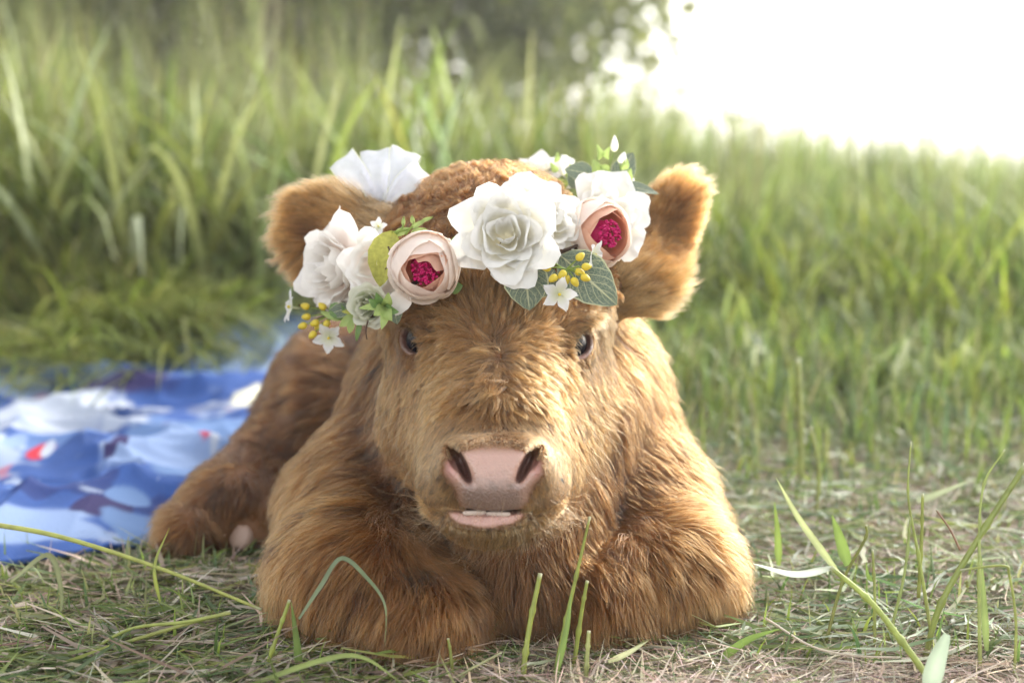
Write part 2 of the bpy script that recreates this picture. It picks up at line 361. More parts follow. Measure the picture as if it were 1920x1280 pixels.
# ------------------------------------------------------------------ fur: real strands as curves, children of the calf
NB0 = 17                                                             # body volumes come first in PR
def group_sdf(X, lo, hi):
    global PR
    keep = PR; PR = [p for p in keep[lo:hi] if p[1] == '+']; d = sdf(X); PR = keep; return d
IH0 = next(i for i, p in enumerate(PR) if p[0] == 'E' and abs(p[3][1][0]-.093) < 1e-6)
IE0 = len(PR)-6
def regions(X):
    db = group_sdf(X, 0, IH0); dh = group_sdf(X, IH0, IE0); de = group_sdf(X, IE0, len(PR))
    return db, dh, de
def hair_mat(name, rough=.40):
    m, n, l = new_mat(name); h = n.new('ShaderNodeBsdfHairPrincipled')
    try: h.model = 'CHIANG'
    except Exception: pass
    h.parametrization = 'COLOR'
    a = n.new('ShaderNodeAttribute'); a.attribute_name = 'tint'; l.new(a.outputs['Color'], h.inputs['Color'])
    h.inputs['Roughness'].default_value = rough; h.inputs['Radial Roughness'].default_value = .45
    h.inputs['Random Roughness'].default_value = .3; h.inputs['IOR'].default_value = 1.45
    o = n.new('ShaderNodeOutputMaterial'); l.new(h.outputs[0], o.inputs[0]); return m
FUR = hair_mat('calf_fur')
tri = np.concatenate([BF[:, [0, 1, 2]], BF[:, [0, 2, 3]]])
ta = np.linalg.norm(np.cross(BV[tri[:, 1]]-BV[tri[:, 0]], BV[tri[:, 2]]-BV[tri[:, 0]]), axis=1)/2
tcn = BV[tri].mean(1); tnn = nrm(BN[tri].mean(1))
rb, rh, re_ = regions(tcn)
reg = np.argmin(np.stack([rb, rh-.004, re_-.006]), 0)
vis = ((CP-tcn)*tnn).sum(1)/np.linalg.norm(CP-tcn, axis=1)
tw = ta*np.where(vis > -.25, 1, .3)*np.where(tcn[:, 2] < .012, .15, 1)
def sample(N, w):
    c = np.cumsum(w); i = np.searchsorted(c, rng.random(N)*c[-1]); i = np.clip(i, 0, len(w)-1)
    a, b = rng.random((2, N)); f = a+b > 1; a[f] = 1-a[f]; b[f] = 1-b[f]
    T = tri[i]; X = BV[T[:, 0]]*(1-a-b)[:, None]+BV[T[:, 1]]*a[:, None]+BV[T[:, 2]]*b[:, None]
    n = nrm(BN[T[:, 0]]*(1-a-b)[:, None]+BN[T[:, 1]]*a[:, None]+BN[T[:, 2]]*b[:, None])
    return X, n
def imgdir(dx, dy): return dx[:, None]*RT-dy[:, None]*UP
def grow(name, X, N, par, K=7, gfrac=.06, clump2=.25):
    """par(X,N)-> T (world flow), length, lift, clump, wave, colour, radius"""
    T, L, lift, clump, wave, colr, rad = par(X, N)
    n = len(X); ng = max(8, int(n*gfrac)); gi = rng.choice(n, ng, replace=False)
    T = nrm(T-(T*N).sum(1)[:, None]*N)
    kd = kdtree.KDTree(ng)
    for q, i in enumerate(gi): kd.insert(X[i], q)
    kd.balance(); own = np.fromiter((kd.find(x)[1] for x in X), np.int64, n)
    g = gi[own]
    def strand(idx, wv, jit):
        x, nn, t, ln, lf = X[idx], N[idx], T[idx], L[idx], lift[idx]; m = len(idx)
        t = nrm(t+rng.normal(0, 1, (m, 3))*jit); b = np.cross(nn, t)
        ph = rng.random((m, 2))*2*PI; fr = 5+4*rng.random(m)
        lf = np.clip(lf*(1+rng.normal(0, .25, m)), .03, 2)
        pts = np.zeros((m, K, 3)); pts[:, 0] = x-nn*.001; cur = pts[:, 0].copy(); st = ln/(K-1)
        for k in range(1, K):
            s = (k-.5)/(K-1); d = nrm(t*(1-.15*s)+nn*(lf*(1.25-1.35*s))[:, None]+np.array([0, 0, -.22])*s)
            d = nrm(d+b*(wv*np.sin(fr*s+ph[:, 0]))[:, None]+nn*(wv*.7*np.sin(fr*s*.9+ph[:, 1]))[:, None])
            cur = cur+d*st[:, None]; pts[:, k] = cur
        return pts
    G_ = strand(gi, wave[gi], .10); Gp = G_[own]
    O = strand(np.arange(n), wave*.55+.05, .12)
    s = np.linspace(0, 1, K)[None, :, None]
    tgt = Gp+(X-X[g])[:, None]*(1-.80*s**1.2)
    c = (clump*(.75+.5*rng.random(n)))[:, None, None]
    Pn = O+(tgt-O)*np.clip(c*s**.55, 0, 1)
    # stay outside the skin
    for k in range(1, K):
        q = Pn[:, k].astype(np.float32); d = np.concatenate([sdf(c_) for c_ in np.array_split(q, max(1, n//200000))]); thr = .0012+.0012*k/K
        bad = d < thr
        if bad.any(): gr = sgrad(q[bad], .003); Pn[bad, k] += (thr-d[bad])[:, None]*gr
    Pn[:, 1:, 2] = np.maximum(Pn[:, 1:, 2], .004+.010*rng.random((n, 1)))
    cu = bpy.data.hair_curves.new(name); cu.add_curves([K]*n)
    cu.position_data.foreach_set('vector', Pn.astype(np.float32).ravel())
    r = cu.attributes.get('radius') or cu.attributes.new('radius', 'FLOAT', 'POINT')
    prof = np.array([.9, 1, 1, .9, .75, .5, .12]) if K == 7 else np.interp(np.linspace(0, 1, K), [0, .3, .6, 1], [.9, 1, .8, .12])
    r.data.foreach_set('value', (rad[:, None]*prof[None]).astype(np.float32).ravel())
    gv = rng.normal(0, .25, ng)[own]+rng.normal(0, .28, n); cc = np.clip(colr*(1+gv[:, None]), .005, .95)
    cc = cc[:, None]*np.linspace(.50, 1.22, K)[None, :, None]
    at = cu.attributes.new('tint', 'FLOAT_COLOR', 'POINT'); f = np.ones((n, K, 4), np.float32); f[:, :, :3] = cc
    at.data.foreach_set('color', f.ravel())
    cu.materials.append(FUR)
    o = bpy.data.objects.new(name, cu); COL.objects.link(o); o.parent = calf; o['kind'] = 'stuff'; return o
WH = (934, 664)
SAND = np.array([.176, .075, .0215]); GING = np.array([.104, .0372, .0088]); PALE = np.array([.235, .134, .058]); BROWN = np.array([.036, .0125, .0038]); DEEP = np.array([.026, .0085, .003])
def mixc(a, b, t): return a*(1-t[:, None])+b*t[:, None]
def face_par(X, N):
    px, py, D = proj(X); sx = np.sign(px-MID); ax = np.abs(px-MID); n = len(X)
    dx, dy = px-WH[0], py-WH[1]; r = np.hypot(dx, dy)+1e-6
    nz = vn3(X, 30, 5); nf = vn3(X, 75, 9)
    # fan radiating from the whorl
    rad = np.stack([dx/r, dy/r], 1); sw = .25*np.sin(np.arctan2(dy, dx)*3+1); rad = rad+np.stack([-rad[:, 1], rad[:, 0]], 1)*sw[:, None]
    down = np.stack([(px-MID)/190, np.ones(n)], 1); down[:, 0] += .25*sx*sst(60, 200, ax)
    mz = sst(790, 880, py)*sst(60, 130, ax); down = down+np.stack([sx*.7, -.25*np.ones(n)], 1)*mz[:, None]
    wf = sst(215, 110, r)*(py < 790)*1.0
    wf = np.maximum(wf, sst(610, 560, py)*sst(190, 120, ax))
    d = down/np.linalg.norm(down, axis=1)[:, None]*(1-wf)[:, None]+rad/np.linalg.norm(rad, axis=1)[:, None]*wf[:, None]
    top = sst(560, 500, py)
    d = d+nz[:, :2]*(.18+.75*top)[:, None]+nf[:, :2]*(.10+.35*top)[:, None]
    d[:, 1] += .5*top
    T = imgdir(d[:, 0], d[:, 1])+np.array([0, -.1, 0])*0
    # lengths
    L = np.full(n, .0180); L = L+.006*sst(150, 240, ax)*sst(650, 760, py)
    fr = sst(165, 105, r)*(py < 765); L = L*(1-fr)+fr*(.026+.012*sst(670, 600, py))
    L = np.where(top > .01, L*(1-top)+.030*top, L)
    nose = sst(120, 30, np.hypot((px-925)/1.15, py-880)-30); L = L*(1-nose)+.0042*nose; nb = sst(1.20, 1.02, ((px-925)/118)**2+((py-885)/66)**2)*(py < 962); L = L*(1-nb*.35)
    br = sst(834, 850, py)*sst(900, 860, py)*(ax < 90); L = L*(1-br*.6)
    muz = sst(870, 920, py)*sst(170, 110, ax); L = L*(1-muz)+(.0085)*muz
    chin = sst(965, 1000, py); L = L*(1-chin)+.011*chin
    ed = np.minimum(np.linalg.norm(X-EYE[-1], axis=1), np.linalg.norm(X-EYE[1], axis=1)); ey = sst(.040, .020, ed); L = L*(1-ey)+.0065*ey
    L = L*(.75+.5*rng.random(n))
    lift = .26+.22*fr+.55*top+.35*sst(200, 250, ax)-.1*muz; lift = np.where(fr > .3, lift+.15*sst(640, 580, py), lift)
    cl = .42+.42*fr+.12*top-.15*muz-.2*nose
    wv = .14+.25*fr+.95*top+.30*fr*sst(660, 600, py)
    c = mixc(SAND, GING, sst(600, 470, py)); c = mixc(np.broadcast_to(SAND, (n, 3)), GING, np.clip(sst(560, 440, py), 0, 1))
    c = mixc(c, PALE, np.clip(sst(160, 60, np.hypot(ax, py-900))*.75+sst(960, 1000, py)*.8, 0, 1))
    c = mixc(c, BROWN, sst(780, 640, px)*0+.55*sst(.045, .024, ed)*(px < MID))  # fur round the left eye browned: painted shade of the flowers
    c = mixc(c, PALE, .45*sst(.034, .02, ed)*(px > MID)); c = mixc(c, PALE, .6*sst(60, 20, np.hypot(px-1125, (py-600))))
    c = mixc(c, GING, .45*sst(0, -.8, nz[:, 2])); c = mixc(c, BROWN, .35*sst(.2, 1, nz[:, 1])*top)
    rad_ = np.full(n, .00028)*(1-.40*nose)
    return T, L, lift, np.clip(cl, 0, .9), wv, c, rad_
EARS = ((np.array(P(715, 480, 1.395)), np.array(P(557, 415, 1.41))), (np.array(P(1176, 540, 1.395)), np.array(P(1278, 362, 1.41))))
def ear_par(X, N):
    px, py, D = proj(X); n = len(X); left = px < MID; T = np.zeros((n, 3)); u = np.zeros(n); v = np.zeros(n)
    for k, (a, b) in enumerate(EARS):
        m = left if k == 0 else ~left; ax = nrm(b-a); q = X[m]-(a+b)/2; u[m] = q@ax/np.linalg.norm(b-a)*2
        perp = nrm(np.cross(ax, [0, 1, 0])); vv = q@perp/.04; v[m] = vv
        T[m] = ax*.9+perp*np.clip(vv, -1, 1)[:, None]*.5+np.array([0, 0, -.25])
    nz = vn3(X, 40, 8); T = T+nz*.25
    edge = np.clip(np.hypot(u*.9, v), 0, 1.3); front = N[:, 1] < -.2
    L = (.022+.014*sst(.5, 1, edge))*(.6+.8*rng.random(n)); lift = .42+.25*sst(.6, 1, edge)
    c = mixc(np.broadcast_to(GING*.55+SAND*.45, (n, 3)), SAND, .85*sst(.35, .9, edge)); c = mixc(c, BROWN, .55*sst(.45, .1, np.hypot(u-.45, v*1.3))*front)
    c = mixc(c, PALE, .5*sst(.8, 1.15, edge)); c = c*1.35
    return T, L, lift, np.full(n, .6), np.full(n, .42), c, np.full(n, .00023)
def body_par(X, N):
    px, py, D = proj(X); n = len(X); x, y, z = X.T; sx = np.sign(x-.0)
    nz = vn3(X, 16, 21); nf = vn3(X, 45, 23)
    leg = sst(.13, .06, z); chest = sst(.13, .05, np.abs(x+.005))*sst(1.42, 1.30, y)
    T = np.stack([sx*(.45-.25*leg), .75*sst(1.35, 1.55, y)-.12*sst(1.35, 1.25, y), -.9*np.ones(n)], 1)
    T = T*(1-chest)[:, None]+chest[:, None]*np.stack([.25*np.sin(x*40), -.1*np.ones(n), -np.ones(n)], 1)
    T = T+nz*.38+nf*.22
    L = (.042-.004*leg+.008*chest)*(.7+.6*rng.random(n)); hind = (x < -.22)
    L = np.where(hind, .031*(.7+.6*rng.random(n)), L)
    hoof = sst(.05, .03, np.linalg.norm(X-np.array([-.272, 1.405, .03]), axis=1)); L = L*(1-.75*hoof)
    lift = .34+.12*chest-.1*hind
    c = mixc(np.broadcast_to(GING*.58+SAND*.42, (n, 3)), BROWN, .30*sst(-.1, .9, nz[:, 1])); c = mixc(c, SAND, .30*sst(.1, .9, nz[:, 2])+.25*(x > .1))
    c = mixc(c, BROWN, .20*chest); c = mixc(c, BROWN, .55*sst(.14, -.04, x)*sst(1.29, 1.40, y)*sst(.05, .10, z)); c = mixc(c, BROWN, np.clip(.45*sst(1.42, 1.6, y)+.45*hind, 0, .55)); c = mixc(c, BROWN, .55*sst(.19, .12, np.abs(x))*sst(.26, .20, z)*sst(.08, .13, z)*sst(1.22, 1.28, y))  # left neck and shoulder browned: their shaded side painted into the fur colour
    return T, L, lift, np.full(n, .46)+.12*chest-.10*leg, np.full(n, .34)+.12*chest, c, np.full(n, .00030)
def root_ok(X, rgn):
    px, py, D = proj(X)
    k = np.ones(len(X), bool)
    if rgn == 1:
        k &= nose_mask(925+(px-925)*.95, py, D) < rng.random(len(X))*.6; k &= lip_mask(px, py, D) < .3; k &= (eye_mask(X, .0210, .0235) < .5)
        k &= ~((np.abs(py-957) < 5) & (np.abs(px-912) < 85) & (D < 1.16))
        k &= (((np.abs(px-926)-60-.52*(873-py))/17)**2+((py-872)/44)**2) > 1
        q = group_sdf(X, 0, IH0); k &= q > -.004
    return k
NH, NE, NBD = 115000, 40000, 180000
pxt, pyt, _ = proj(tcn)
hw_ = tw*(reg == 1)*(1+2.2*sst(150, 60, np.hypot((pxt-925)/1.2, pyt-890)))
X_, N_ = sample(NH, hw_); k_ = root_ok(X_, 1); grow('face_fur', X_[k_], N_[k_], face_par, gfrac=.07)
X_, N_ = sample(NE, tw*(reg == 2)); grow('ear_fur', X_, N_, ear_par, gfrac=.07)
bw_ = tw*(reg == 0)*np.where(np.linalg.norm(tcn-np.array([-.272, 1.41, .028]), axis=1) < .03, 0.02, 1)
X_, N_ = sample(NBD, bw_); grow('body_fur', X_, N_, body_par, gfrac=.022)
# the long forelock that fans out from the whorl, and the curly poll
def lock_par(X, N):
    T, L, lf, cl, wv, c, r = face_par(X, N); n = len(X); px, py, D = proj(X); rr = np.hypot(px-WH[0], py-WH[1])
    L = (.019+.015*sst(20, 90, rr)+.010*sst(640, 580, py))*(.6+.7*rng.random(n)); L = np.where(py > 700, L*.8, L)
    c = mixc(c, SAND, np.full(n, .5)); c = mixc(c, BROWN, .55*sst(60, 0, rr)); return T, L, lf*0+.40+.30*sst(668, 610, py), cl*0+.80, wv*0+.30, mixc(c, PALE, np.full(n, .25)), r*0+.00030
lw = tw*(reg == 1)*(np.hypot((pxt-WH[0])*1.75, pyt-WH[1]) < 125)*(pyt < 742)
X_, N_ = sample(13500, lw); grow('forelock', X_, N_, lock_par, gfrac=.06)
def poll_par(X, N):
    T, L, lf, cl, wv, c, r = face_par(X, N); n = len(X); q = vn3(X, 55, 77); T = nrm(T)*.5+q*1.1+np.array([0, 0, .15]); L = .030*(.6+.7*rng.random(n))
    return T, L, lf*0+.85, cl*0+.88, wv*0+1.6, mixc(mixc(np.broadcast_to(GING, (n, 3)), SAND, .5*sst(0, .8, q[:, 0])), BROWN, .5*sst(0, .8, q[:, 1])), r*0+.00027
lw = tw*(reg == 1)*(pyt < 545)*(vis > -.6)
X_, N_ = sample(52000, lw); grow('poll_curls', X_, N_, poll_par, gfrac=.03)
# a few long loose hairs on chin and cheeks
wk = tw*(reg == 1)*(((pyt > 930) & (np.abs(pxt-MID) < 190)) | ((np.abs(pxt-MID) > 150) & (pyt > 700)))
X_, N_ = sample(500, wk)
def whisk_par(X, N):
    T, L, lf, cl, wv, c, r = face_par(X, N); n = len(X); return T, L*0+.034*(.5+rng.random(n)), lf+.6, cl*0, wv*0+.5, mixc(c, PALE, np.full(n, .6)), r*0+.00011
grow('whiskers', X_, N_, whisk_par, gfrac=.5)

# eyelashes
Xl, Nl = [], []
for s in (-1, 1):
    sd_ = nrm(np.cross(EYN[s], [0, 0, 1]))*-s+np.array([0, 0, .72]); sd_ = nrm(sd_); up_ = nrm(np.cross(EYN[s], sd_))*1.0; up_ = up_ if up_[2] > 0 else -up_
    for q in np.linspace(-1, 1, 60):
        Xl.append(EYE[s]+EYN[s]*.0165+sd_*q*.0125+up_*(.0085*(1-q*q)+.002)); Nl.append(nrm(EYN[s]*.8+up_*.6))
Xl, Nl = np.array(Xl), np.array(Nl)
def lash_par(X, N): n = len(X); return N*0+np.array([0, -.4, -.5])+RT*np.sign(X[:, :1])*.5, .010*(.6+.6*rng.random(n)), np.full(n, .9), np.zeros(n), np.full(n, .1), np.tile(PALE, (n, 1)), np.full(n, .00016)
grow('eyelashes', Xl, Nl, lash_par, gfrac=.5)
# ------------------------------------------------------------------ ground, trees beyond, blanket, grasses
def terrain(x, y):
    x = np.asarray(x, float); y = np.asarray(y, float); a = x/np.maximum(y, .5)
    w = sst(-.02, .14, a); fall = .115*np.maximum(y-4.2, 0)*w + .25*sst(30, 200, np.hypot(x, y))*0
    near = .004*np.sin(x*9+1)*np.cos(y*7)+.012*np.sin(x*3.1+2)*np.sin(y*2.3)*sst(1.8, 2.6, y)
    return near-fall
def build_ground():
    xs = np.concatenate([-np.geomspace(220, 2.5, 22), np.linspace(-2.3, 2.3, 60), np.geomspace(2.5, 220, 22)])
    ys = np.concatenate([np.linspace(-6, .5, 8), np.linspace(.8, 6, 70), np.geomspace(6.5, 220, 26)])
    X, Y = np.meshgrid(xs, ys, indexing='ij'); V = np.stack([X, Y, terrain(X, Y)], -1).reshape(-1, 3)
    m, n, l = new_mat('soil'); p = n.new('ShaderNodeBsdfPrincipled'); p.inputs['Roughness'].default_value = .95; tc = n.new('ShaderNodeTexCoord')
    n1 = n.new('ShaderNodeTexNoise'); n1.inputs['Scale'].default_value = 14; n1.inputs['Detail'].default_value = 8; l.new(tc.outputs['Object'], n1.inputs['Vector'])
    cr = n.new('ShaderNodeValToRGB'); l.new(n1.outputs[0], cr.inputs[0]); e = cr.color_ramp.elements
    e[0].position = .35; e[0].color = (.050, .040, .026, 1); e[1].position = .62; e[1].color = (.15, .115, .075, 1)
    n2 = n.new('ShaderNodeTexNoise'); n2.inputs['Scale'].default_value = .8; l.new(tc.outputs['Object'], n2.inputs['Vector'])
    sp = n.new('ShaderNodeSeparateXYZ'); l.new(tc.outputs['Object'], sp.inputs[0]); mr = n.new('ShaderNodeMapRange'); l.new(sp.outputs[1], mr.inputs[0]); mr.inputs[1].default_value = 1.9; mr.inputs[2].default_value = 3.2
    c = mixnode(n, l, cr.outputs[0], (.055, .085, .022), mr.outputs[0]); l.new(c, p.inputs['Base Color'])
    b = n.new('ShaderNodeBump'); b.inputs['Strength'].default_value = .8; b.inputs['Distance'].default_value = .01; l.new(n1.outputs[0], b.inputs['Height']); l.new(b.outputs[0], p.inputs['Normal'])
    o = n.new('ShaderNodeOutputMaterial'); l.new(p.outputs[0], o.inputs[0])
    obj('ground', mesh_np('ground', V, grid_faces(len(xs), len(ys))), m, kind='structure')
build_ground()

def blades(name, base, height, width, lean, leandir, colr, mat, seg=5, droop=.6, ang=None, **kw):
    """many grass blades in one mesh; all inputs are arrays over blades"""
    n = len(base); k = seg+1; s = np.linspace(0, 1, k)
    L = np.stack([np.cos(leandir), np.sin(leandir), np.zeros(n)], 1)
    side_a = leandir+PI/2+rng.normal(0, .5, n); Sd = np.stack([np.cos(side_a), np.sin(side_a), np.zeros(n)], 1)
    ang0 = ang; ang = lean[:, None]*(.25+.9*s[None]**1.3)+np.asarray(droop)*lean[:, None]*s[None]**3
    ang = ang0 if ang0 is not None else ang
    dx = np.sin(ang); dz = np.cos(ang); st = height[:, None]/seg
    cx = np.concatenate([np.zeros((n, 1)), np.cumsum(dx[:, 1:]*st, 1)], 1); cz = np.concatenate([np.zeros((n, 1)), np.cumsum(dz[:, 1:]*st, 1)], 1)
    ctr = base[:, None]+L[:, None]*cx[..., None]+np.array([0, 0, 1.])*cz[..., None]
    wd = width[:, None]*np.clip(np.minimum(.55+s*2.5, 1.08-s**2.2), .04, 1)[None]
    V = np.stack([ctr-Sd[:, None]*wd[..., None]/2, ctr+Sd[:, None]*wd[..., None]/2], 2).reshape(-1, 3)
    b = (np.arange(n)*k*2)[:, None]+np.arange(seg)[None]*2
    F = np.stack([b, b+1, b+3, b+2], -1).reshape(-1, 4)
    c = np.repeat(colr, k*2, 0)*np.tile(np.repeat(np.linspace(.88, 1.10, k), 2), n)[:, None]
    return obj(name, mesh_np(name, V, F, col=c), mat, **kw)
GRASS = leafy('grass_blade', rough=.42, trans=.42, tcol=1.25, spec=.5, var=.15, noise=40)
HAY = leafy('dry_hay', rough=.7, trans=.2, spec=.3, var=.2, noise=70)
def palette(n, cols, wts, jit=.18):
    cols = np.array(cols); i = rng.choice(len(cols), n, p=np.array(wts)/sum(wts)); c = cols[i]*(1+rng.normal(0, jit, (n, 1)))*(1+rng.normal(0, .06, (n, 3))); return np.clip(c, .01, .9)
GREEN = [(.175, .215, .030), (.11, .145, .022), (.26, .285, .065), (.055, .09, .026), (.36, .40, .20)]
def fan(n, a0, a1, d0, d1, p=1.0):
    "ground places with image column a0..a1 and distance d0..d1"
    y = d0+(d1-d0)*rng.random(n)**p; px = a0+(a1-a0)*rng.random(n); x = (px-960)/FPX*y
    return x, y, px
def clumpy(x, y, k, sp):
    "pull places towards tussock centres"
    i = rng.integers(0, len(x), len(x)//k); j = i[rng.integers(0, len(i), len(x))]
    f = rng.random(len(x)) < .0
    cxy = np.stack([x, y], 1); kd = kdtree.KDTree(len(i))
    for q, ii in enumerate(i): kd.insert((x[ii], y[ii], 0), q)
    kd.balance(); o = np.array([i[kd.find((a, b, 0))[1]] for a, b in cxy])
    t = sp*rng.random(len(x))**.5; return x+(x[o]-x)*t, y+(y[o]-y)*t, o
def tall(name, n, a0, a1, d0, d1, hfun, wd=(.004, .009), lean=(.05, .55), pal=GREEN, wts=(4, 3, 3, 2, 1.5), wind=None, **kw):
    x, y, px = fan(n, a0, a1, d0, d1, .8); x, y, o = clumpy(x, y, 26, .72)
    h = hfun(px, y)*(.55+.5*rng.random(n)); hc = (1+.22*np.sin(o*12.9898)); h = h*hc
    base = np.stack([x, y, terrain(x, y)-.004], 1)
    ld = rng.random(n)*2*PI if wind is None else wind+rng.normal(0, .9, n)
    c = palette(n, pal, wts, .25)*(1+.38*np.sin(o*78.233))[:, None]
    return blades(name, base, h, wd[0]+(wd[1]-wd[0])*rng.random(n)**1.5, lean[0]+(lean[1]-lean[0])*rng.random(n)**1.3, ld, c, GRASS, **kw)
# height of the standing grass by image column
hcol = lambda px: np.interp(px, [-400, 0, 300, 600, 900, 1150, 1300, 1600, 1920, 2400], [.74, .70, .66, .60, .53, .48, .44, .42, .38, .38])
tall('tall_grass', 17000, -600, 1250, 2.95, 5.4, lambda px, y: hcol(px)*sst(2.6, 3.6, y)*1.02*(1-.22*np.exp(-((px-430)/170)**2))*np.where((px < 660) & (y < 3.15), .3, 1), wd=(.008, .022), lean=(.12, 1.25), kind='stuff', label='tall green meadow grass standing behind the blanket and the calf', category='grass')
tall('meadow_grass', 26000, 1100, 2250, 3.0, 6.2, lambda px, y: hcol(px)*sst(2.2, 3.9, y)*1.1, wd=(.004, .009), pal=[(.19, .24, .06), (.27, .31, .11), (.36, .385, .19), (.135, .19, .06)], wts=(3, 3, 2, 2), kind='stuff', label='soft pale green meadow grass standing at the right below the bright sky', category='grass')
tall('lush_grass', 12000, 1180, 2150, 2.15, 3.4, lambda px, y: .07+.27*sst(2.1, 3.0, y), wd=(.004, .013), lean=(.3, 1.5), pal=[(.22, .27, .030), (.15, .20, .028), (.09, .14, .04), (.32, .35, .10)], wts=(3, 3, 2, 2), kind='stuff', label='knee low bright green grass bending over behind the right side of the calf', category='grass')
tall('bent_grass', 13000, -200, 640, 2.45, 3.5, lambda px, y: (.06+.26*sst(2.5, 3.3, y))*np.where((px > 330) & (y < 3.45), .12, 1), wd=(.004, .011), lean=(.4, 1.15), pal=[(.17, .20, .035), (.26, .27, .075), (.11, .14, .04), (.34, .32, .16)], wts=(3, 3, 3, 1), wind=-1.9, kind='stuff', label='trampled green grass leaning over the far edge of the blue blanket', category='grass')
# seed heads / pale stems among the tall grass
tall('grass_stems', 2600, -300, 1500, 3.0, 5.0, lambda px, y: hcol(px)*1.32, wd=(.0025, .004), lean=(.02, .35), pal=[(.30, .30, .13), (.22, .25, .09)], wts=(1, 1), kind='stuff', label='thin pale seed stems rising above the tall meadow grass', category='grass')
for nm_, ct_, a0_, a1_, d0_, d1_, lab_ in (('broad_blades', 1500, -300, 1000, 3.1, 4.2, 'broad pale bent blades tangled in the tall grass at the left'), ('broad_blades', 2600, 1180, 2200, 2.2, 4.2, 'long pale bent blades tangled in the lush grass at the right')):
    x, y, px = fan(ct_, a0_, a1_, d0_, d1_); hh = np.where(px < 1100, .30+.45*rng.random(ct_), .12+.32*rng.random(ct_)*sst(2.2, 3.6, y))
    blades(nm_, np.stack([x, y, terrain(x, y)], 1), hh, .010+.016*rng.random(ct_), .25+1.25*rng.random(ct_), rng.random(ct_)*6.3, palette(ct_, [(.33, .38, .14), (.24, .29, .06), (.45, .50, .30), (.13, .18, .05)], (3, 3, 1.5, 2)), GRASS, seg=7, kind='stuff', label=lab_, category='grass')
# sparse shoots between the calf and the lush grass, right
x, y, px = fan(6500, 1230, 2050, 1.32, 2.7, .5); h = .015+.15*rng.random(6500)**1.5*sst(1.3, 2.4, y)+.01
blades('grass_shoots', np.stack([x, y, terrain(x, y)], 1), h, .0018+.0048*rng.random(6500), .05+1.1*rng.random(6500)**1.3, rng.random(6500)*6.3, palette(6500, [(.20, .26, .05), (.13, .19, .05), (.30, .30, .14), (.10, .15, .07)], (3, 2, 2, 2)), GRASS, kind='stuff', label='sparse upright green shoots growing through the cut hay at the right', category='grass')
n_ = 2600; x, y, px = fan(n_, -50, 2000, 1.10, 1.36); h = (.012+.05*rng.random(n_)**2.2)*np.where((px > 380) & (px < 1450), .75, 1)
blades('grass_shoots', np.stack([x, y, terrain(x, y)], 1), h, .0014+.0026*rng.random(n_), .1+1.0*rng.random(n_), rng.random(n_)*6.3, palette(n_, [(.20, .27, .05), (.12, .18, .05), (.28, .31, .12), (.09, .14, .05)], (3, 3, 2, 2)), GRASS, kind='stuff', label='short green shoots and stubble along the bottom of the picture', category='grass')
# litter: flattened hay lying everywhere
def litter(name, n, region, pal, wts, mat, ln=(.035, .17), wd=(.0010, .0027), lift=.018, **kw):
    x, y, px = region(n); L = ln[0]+(ln[1]-ln[0])*rng.random(n)**1.5; th = rng.random(n)*PI+vnoise(np.stack([x, y, y*0], 1), 5, 3)*1.2
    k = 5; s = np.linspace(-.5, .5, k); bend = rng.normal(0, .55, n); t = th[:, None]+bend[:, None]*s[None]*2
    # kinked stems
    kk = rng.random(n) < .3; t = t+np.where((s[None] > .1) & kk[:, None], rng.normal(0, .9, n)[:, None], 0)
    dx = np.cumsum(np.cos(t), 1)/k*L[:, None]; dy = np.cumsum(np.sin(t), 1)/k*L[:, None]
    z0 = terrain(x, y)+lift*rng.random(n)**1.3+.0015; tilt = rng.normal(0, .12, n)
    z = z0[:, None]+np.abs(s[None]*L[:, None]*tilt[:, None])+.0*s[None]
    C_ = np.stack([x[:, None]+dx, y[:, None]+dy, z], -1); w = (wd[0]+(wd[1]-wd[0])*rng.random(n)**2)[:, None]*np.array([.35, .9, 1, .8, .15])[None]
    roll = rng.normal(0, .5, n); sd = np.stack([-np.sin(t)*np.cos(roll)[:, None], np.cos(t)*np.cos(roll)[:, None], np.sin(roll)[:, None]*np.ones((1, k))], -1)
    V = np.stack([C_-sd*w[..., None]/2, C_+sd*w[..., None]/2], 2).reshape(-1, 3)
    b = (np.arange(n)*k*2)[:, None]+np.arange(k-1)[None]*2; F = np.stack([b, b+1, b+3, b+2], -1).reshape(-1, 4)
    return obj(name, mesh_np(name, V, F, col=np.repeat(palette(n, pal, wts), k*2, 0)), mat, kind='stuff', **kw)
DRY = [(.48, .39, .30), (.36, .28, .21), (.64, .57, .46), (.24, .175, .13), (.55, .46, .40)]
def reg_right(n):
    x, y, px = fan(n, 1080, 2250, .95, 2.6, 1.25); return x, y, px
def reg_front(n): return fan(n, 100, 1500, .85, 1.34, .8)
def reg_left(n):
    x, y, px = fan(n, -300, 760, .9, 1.50, .8); y = np.where(y > 1.08, 1.08+(y-1.08)*np.interp(px, [0, 250, 330, 520, 560], [.50, .50, .62, .70, 1.]), y); return (px-960)/FPX*y, y, px
litter('hay_litter', 34000, reg_right, DRY+[(.20, .23, .10)], (4, 3, 3, 2, 3, 1.5), HAY, label='brownish dry cut hay strewn over the ground at the right', category='hay')
litter('hay_under_calf', 12000, reg_front, DRY+[(.20, .24, .09), (.12, .16, .07)], (3, 3, 1.5, 3, 1, 2, 2), HAY, label='dark dry hay strewn in front of the folded forelegs', category='hay')
litter('cut_grass', 15000, reg_left, DRY[:4]+[(.20, .24, .07), (.10, .15, .045), (.30, .32, .10)], (2, 2, 1.5, 2, 4, 4, 2), GRASS, ln=(.04, .20), wd=(.0015, .006), lift=.022, label='flattened green cut grass and hay in front of the blanket', category='grass')
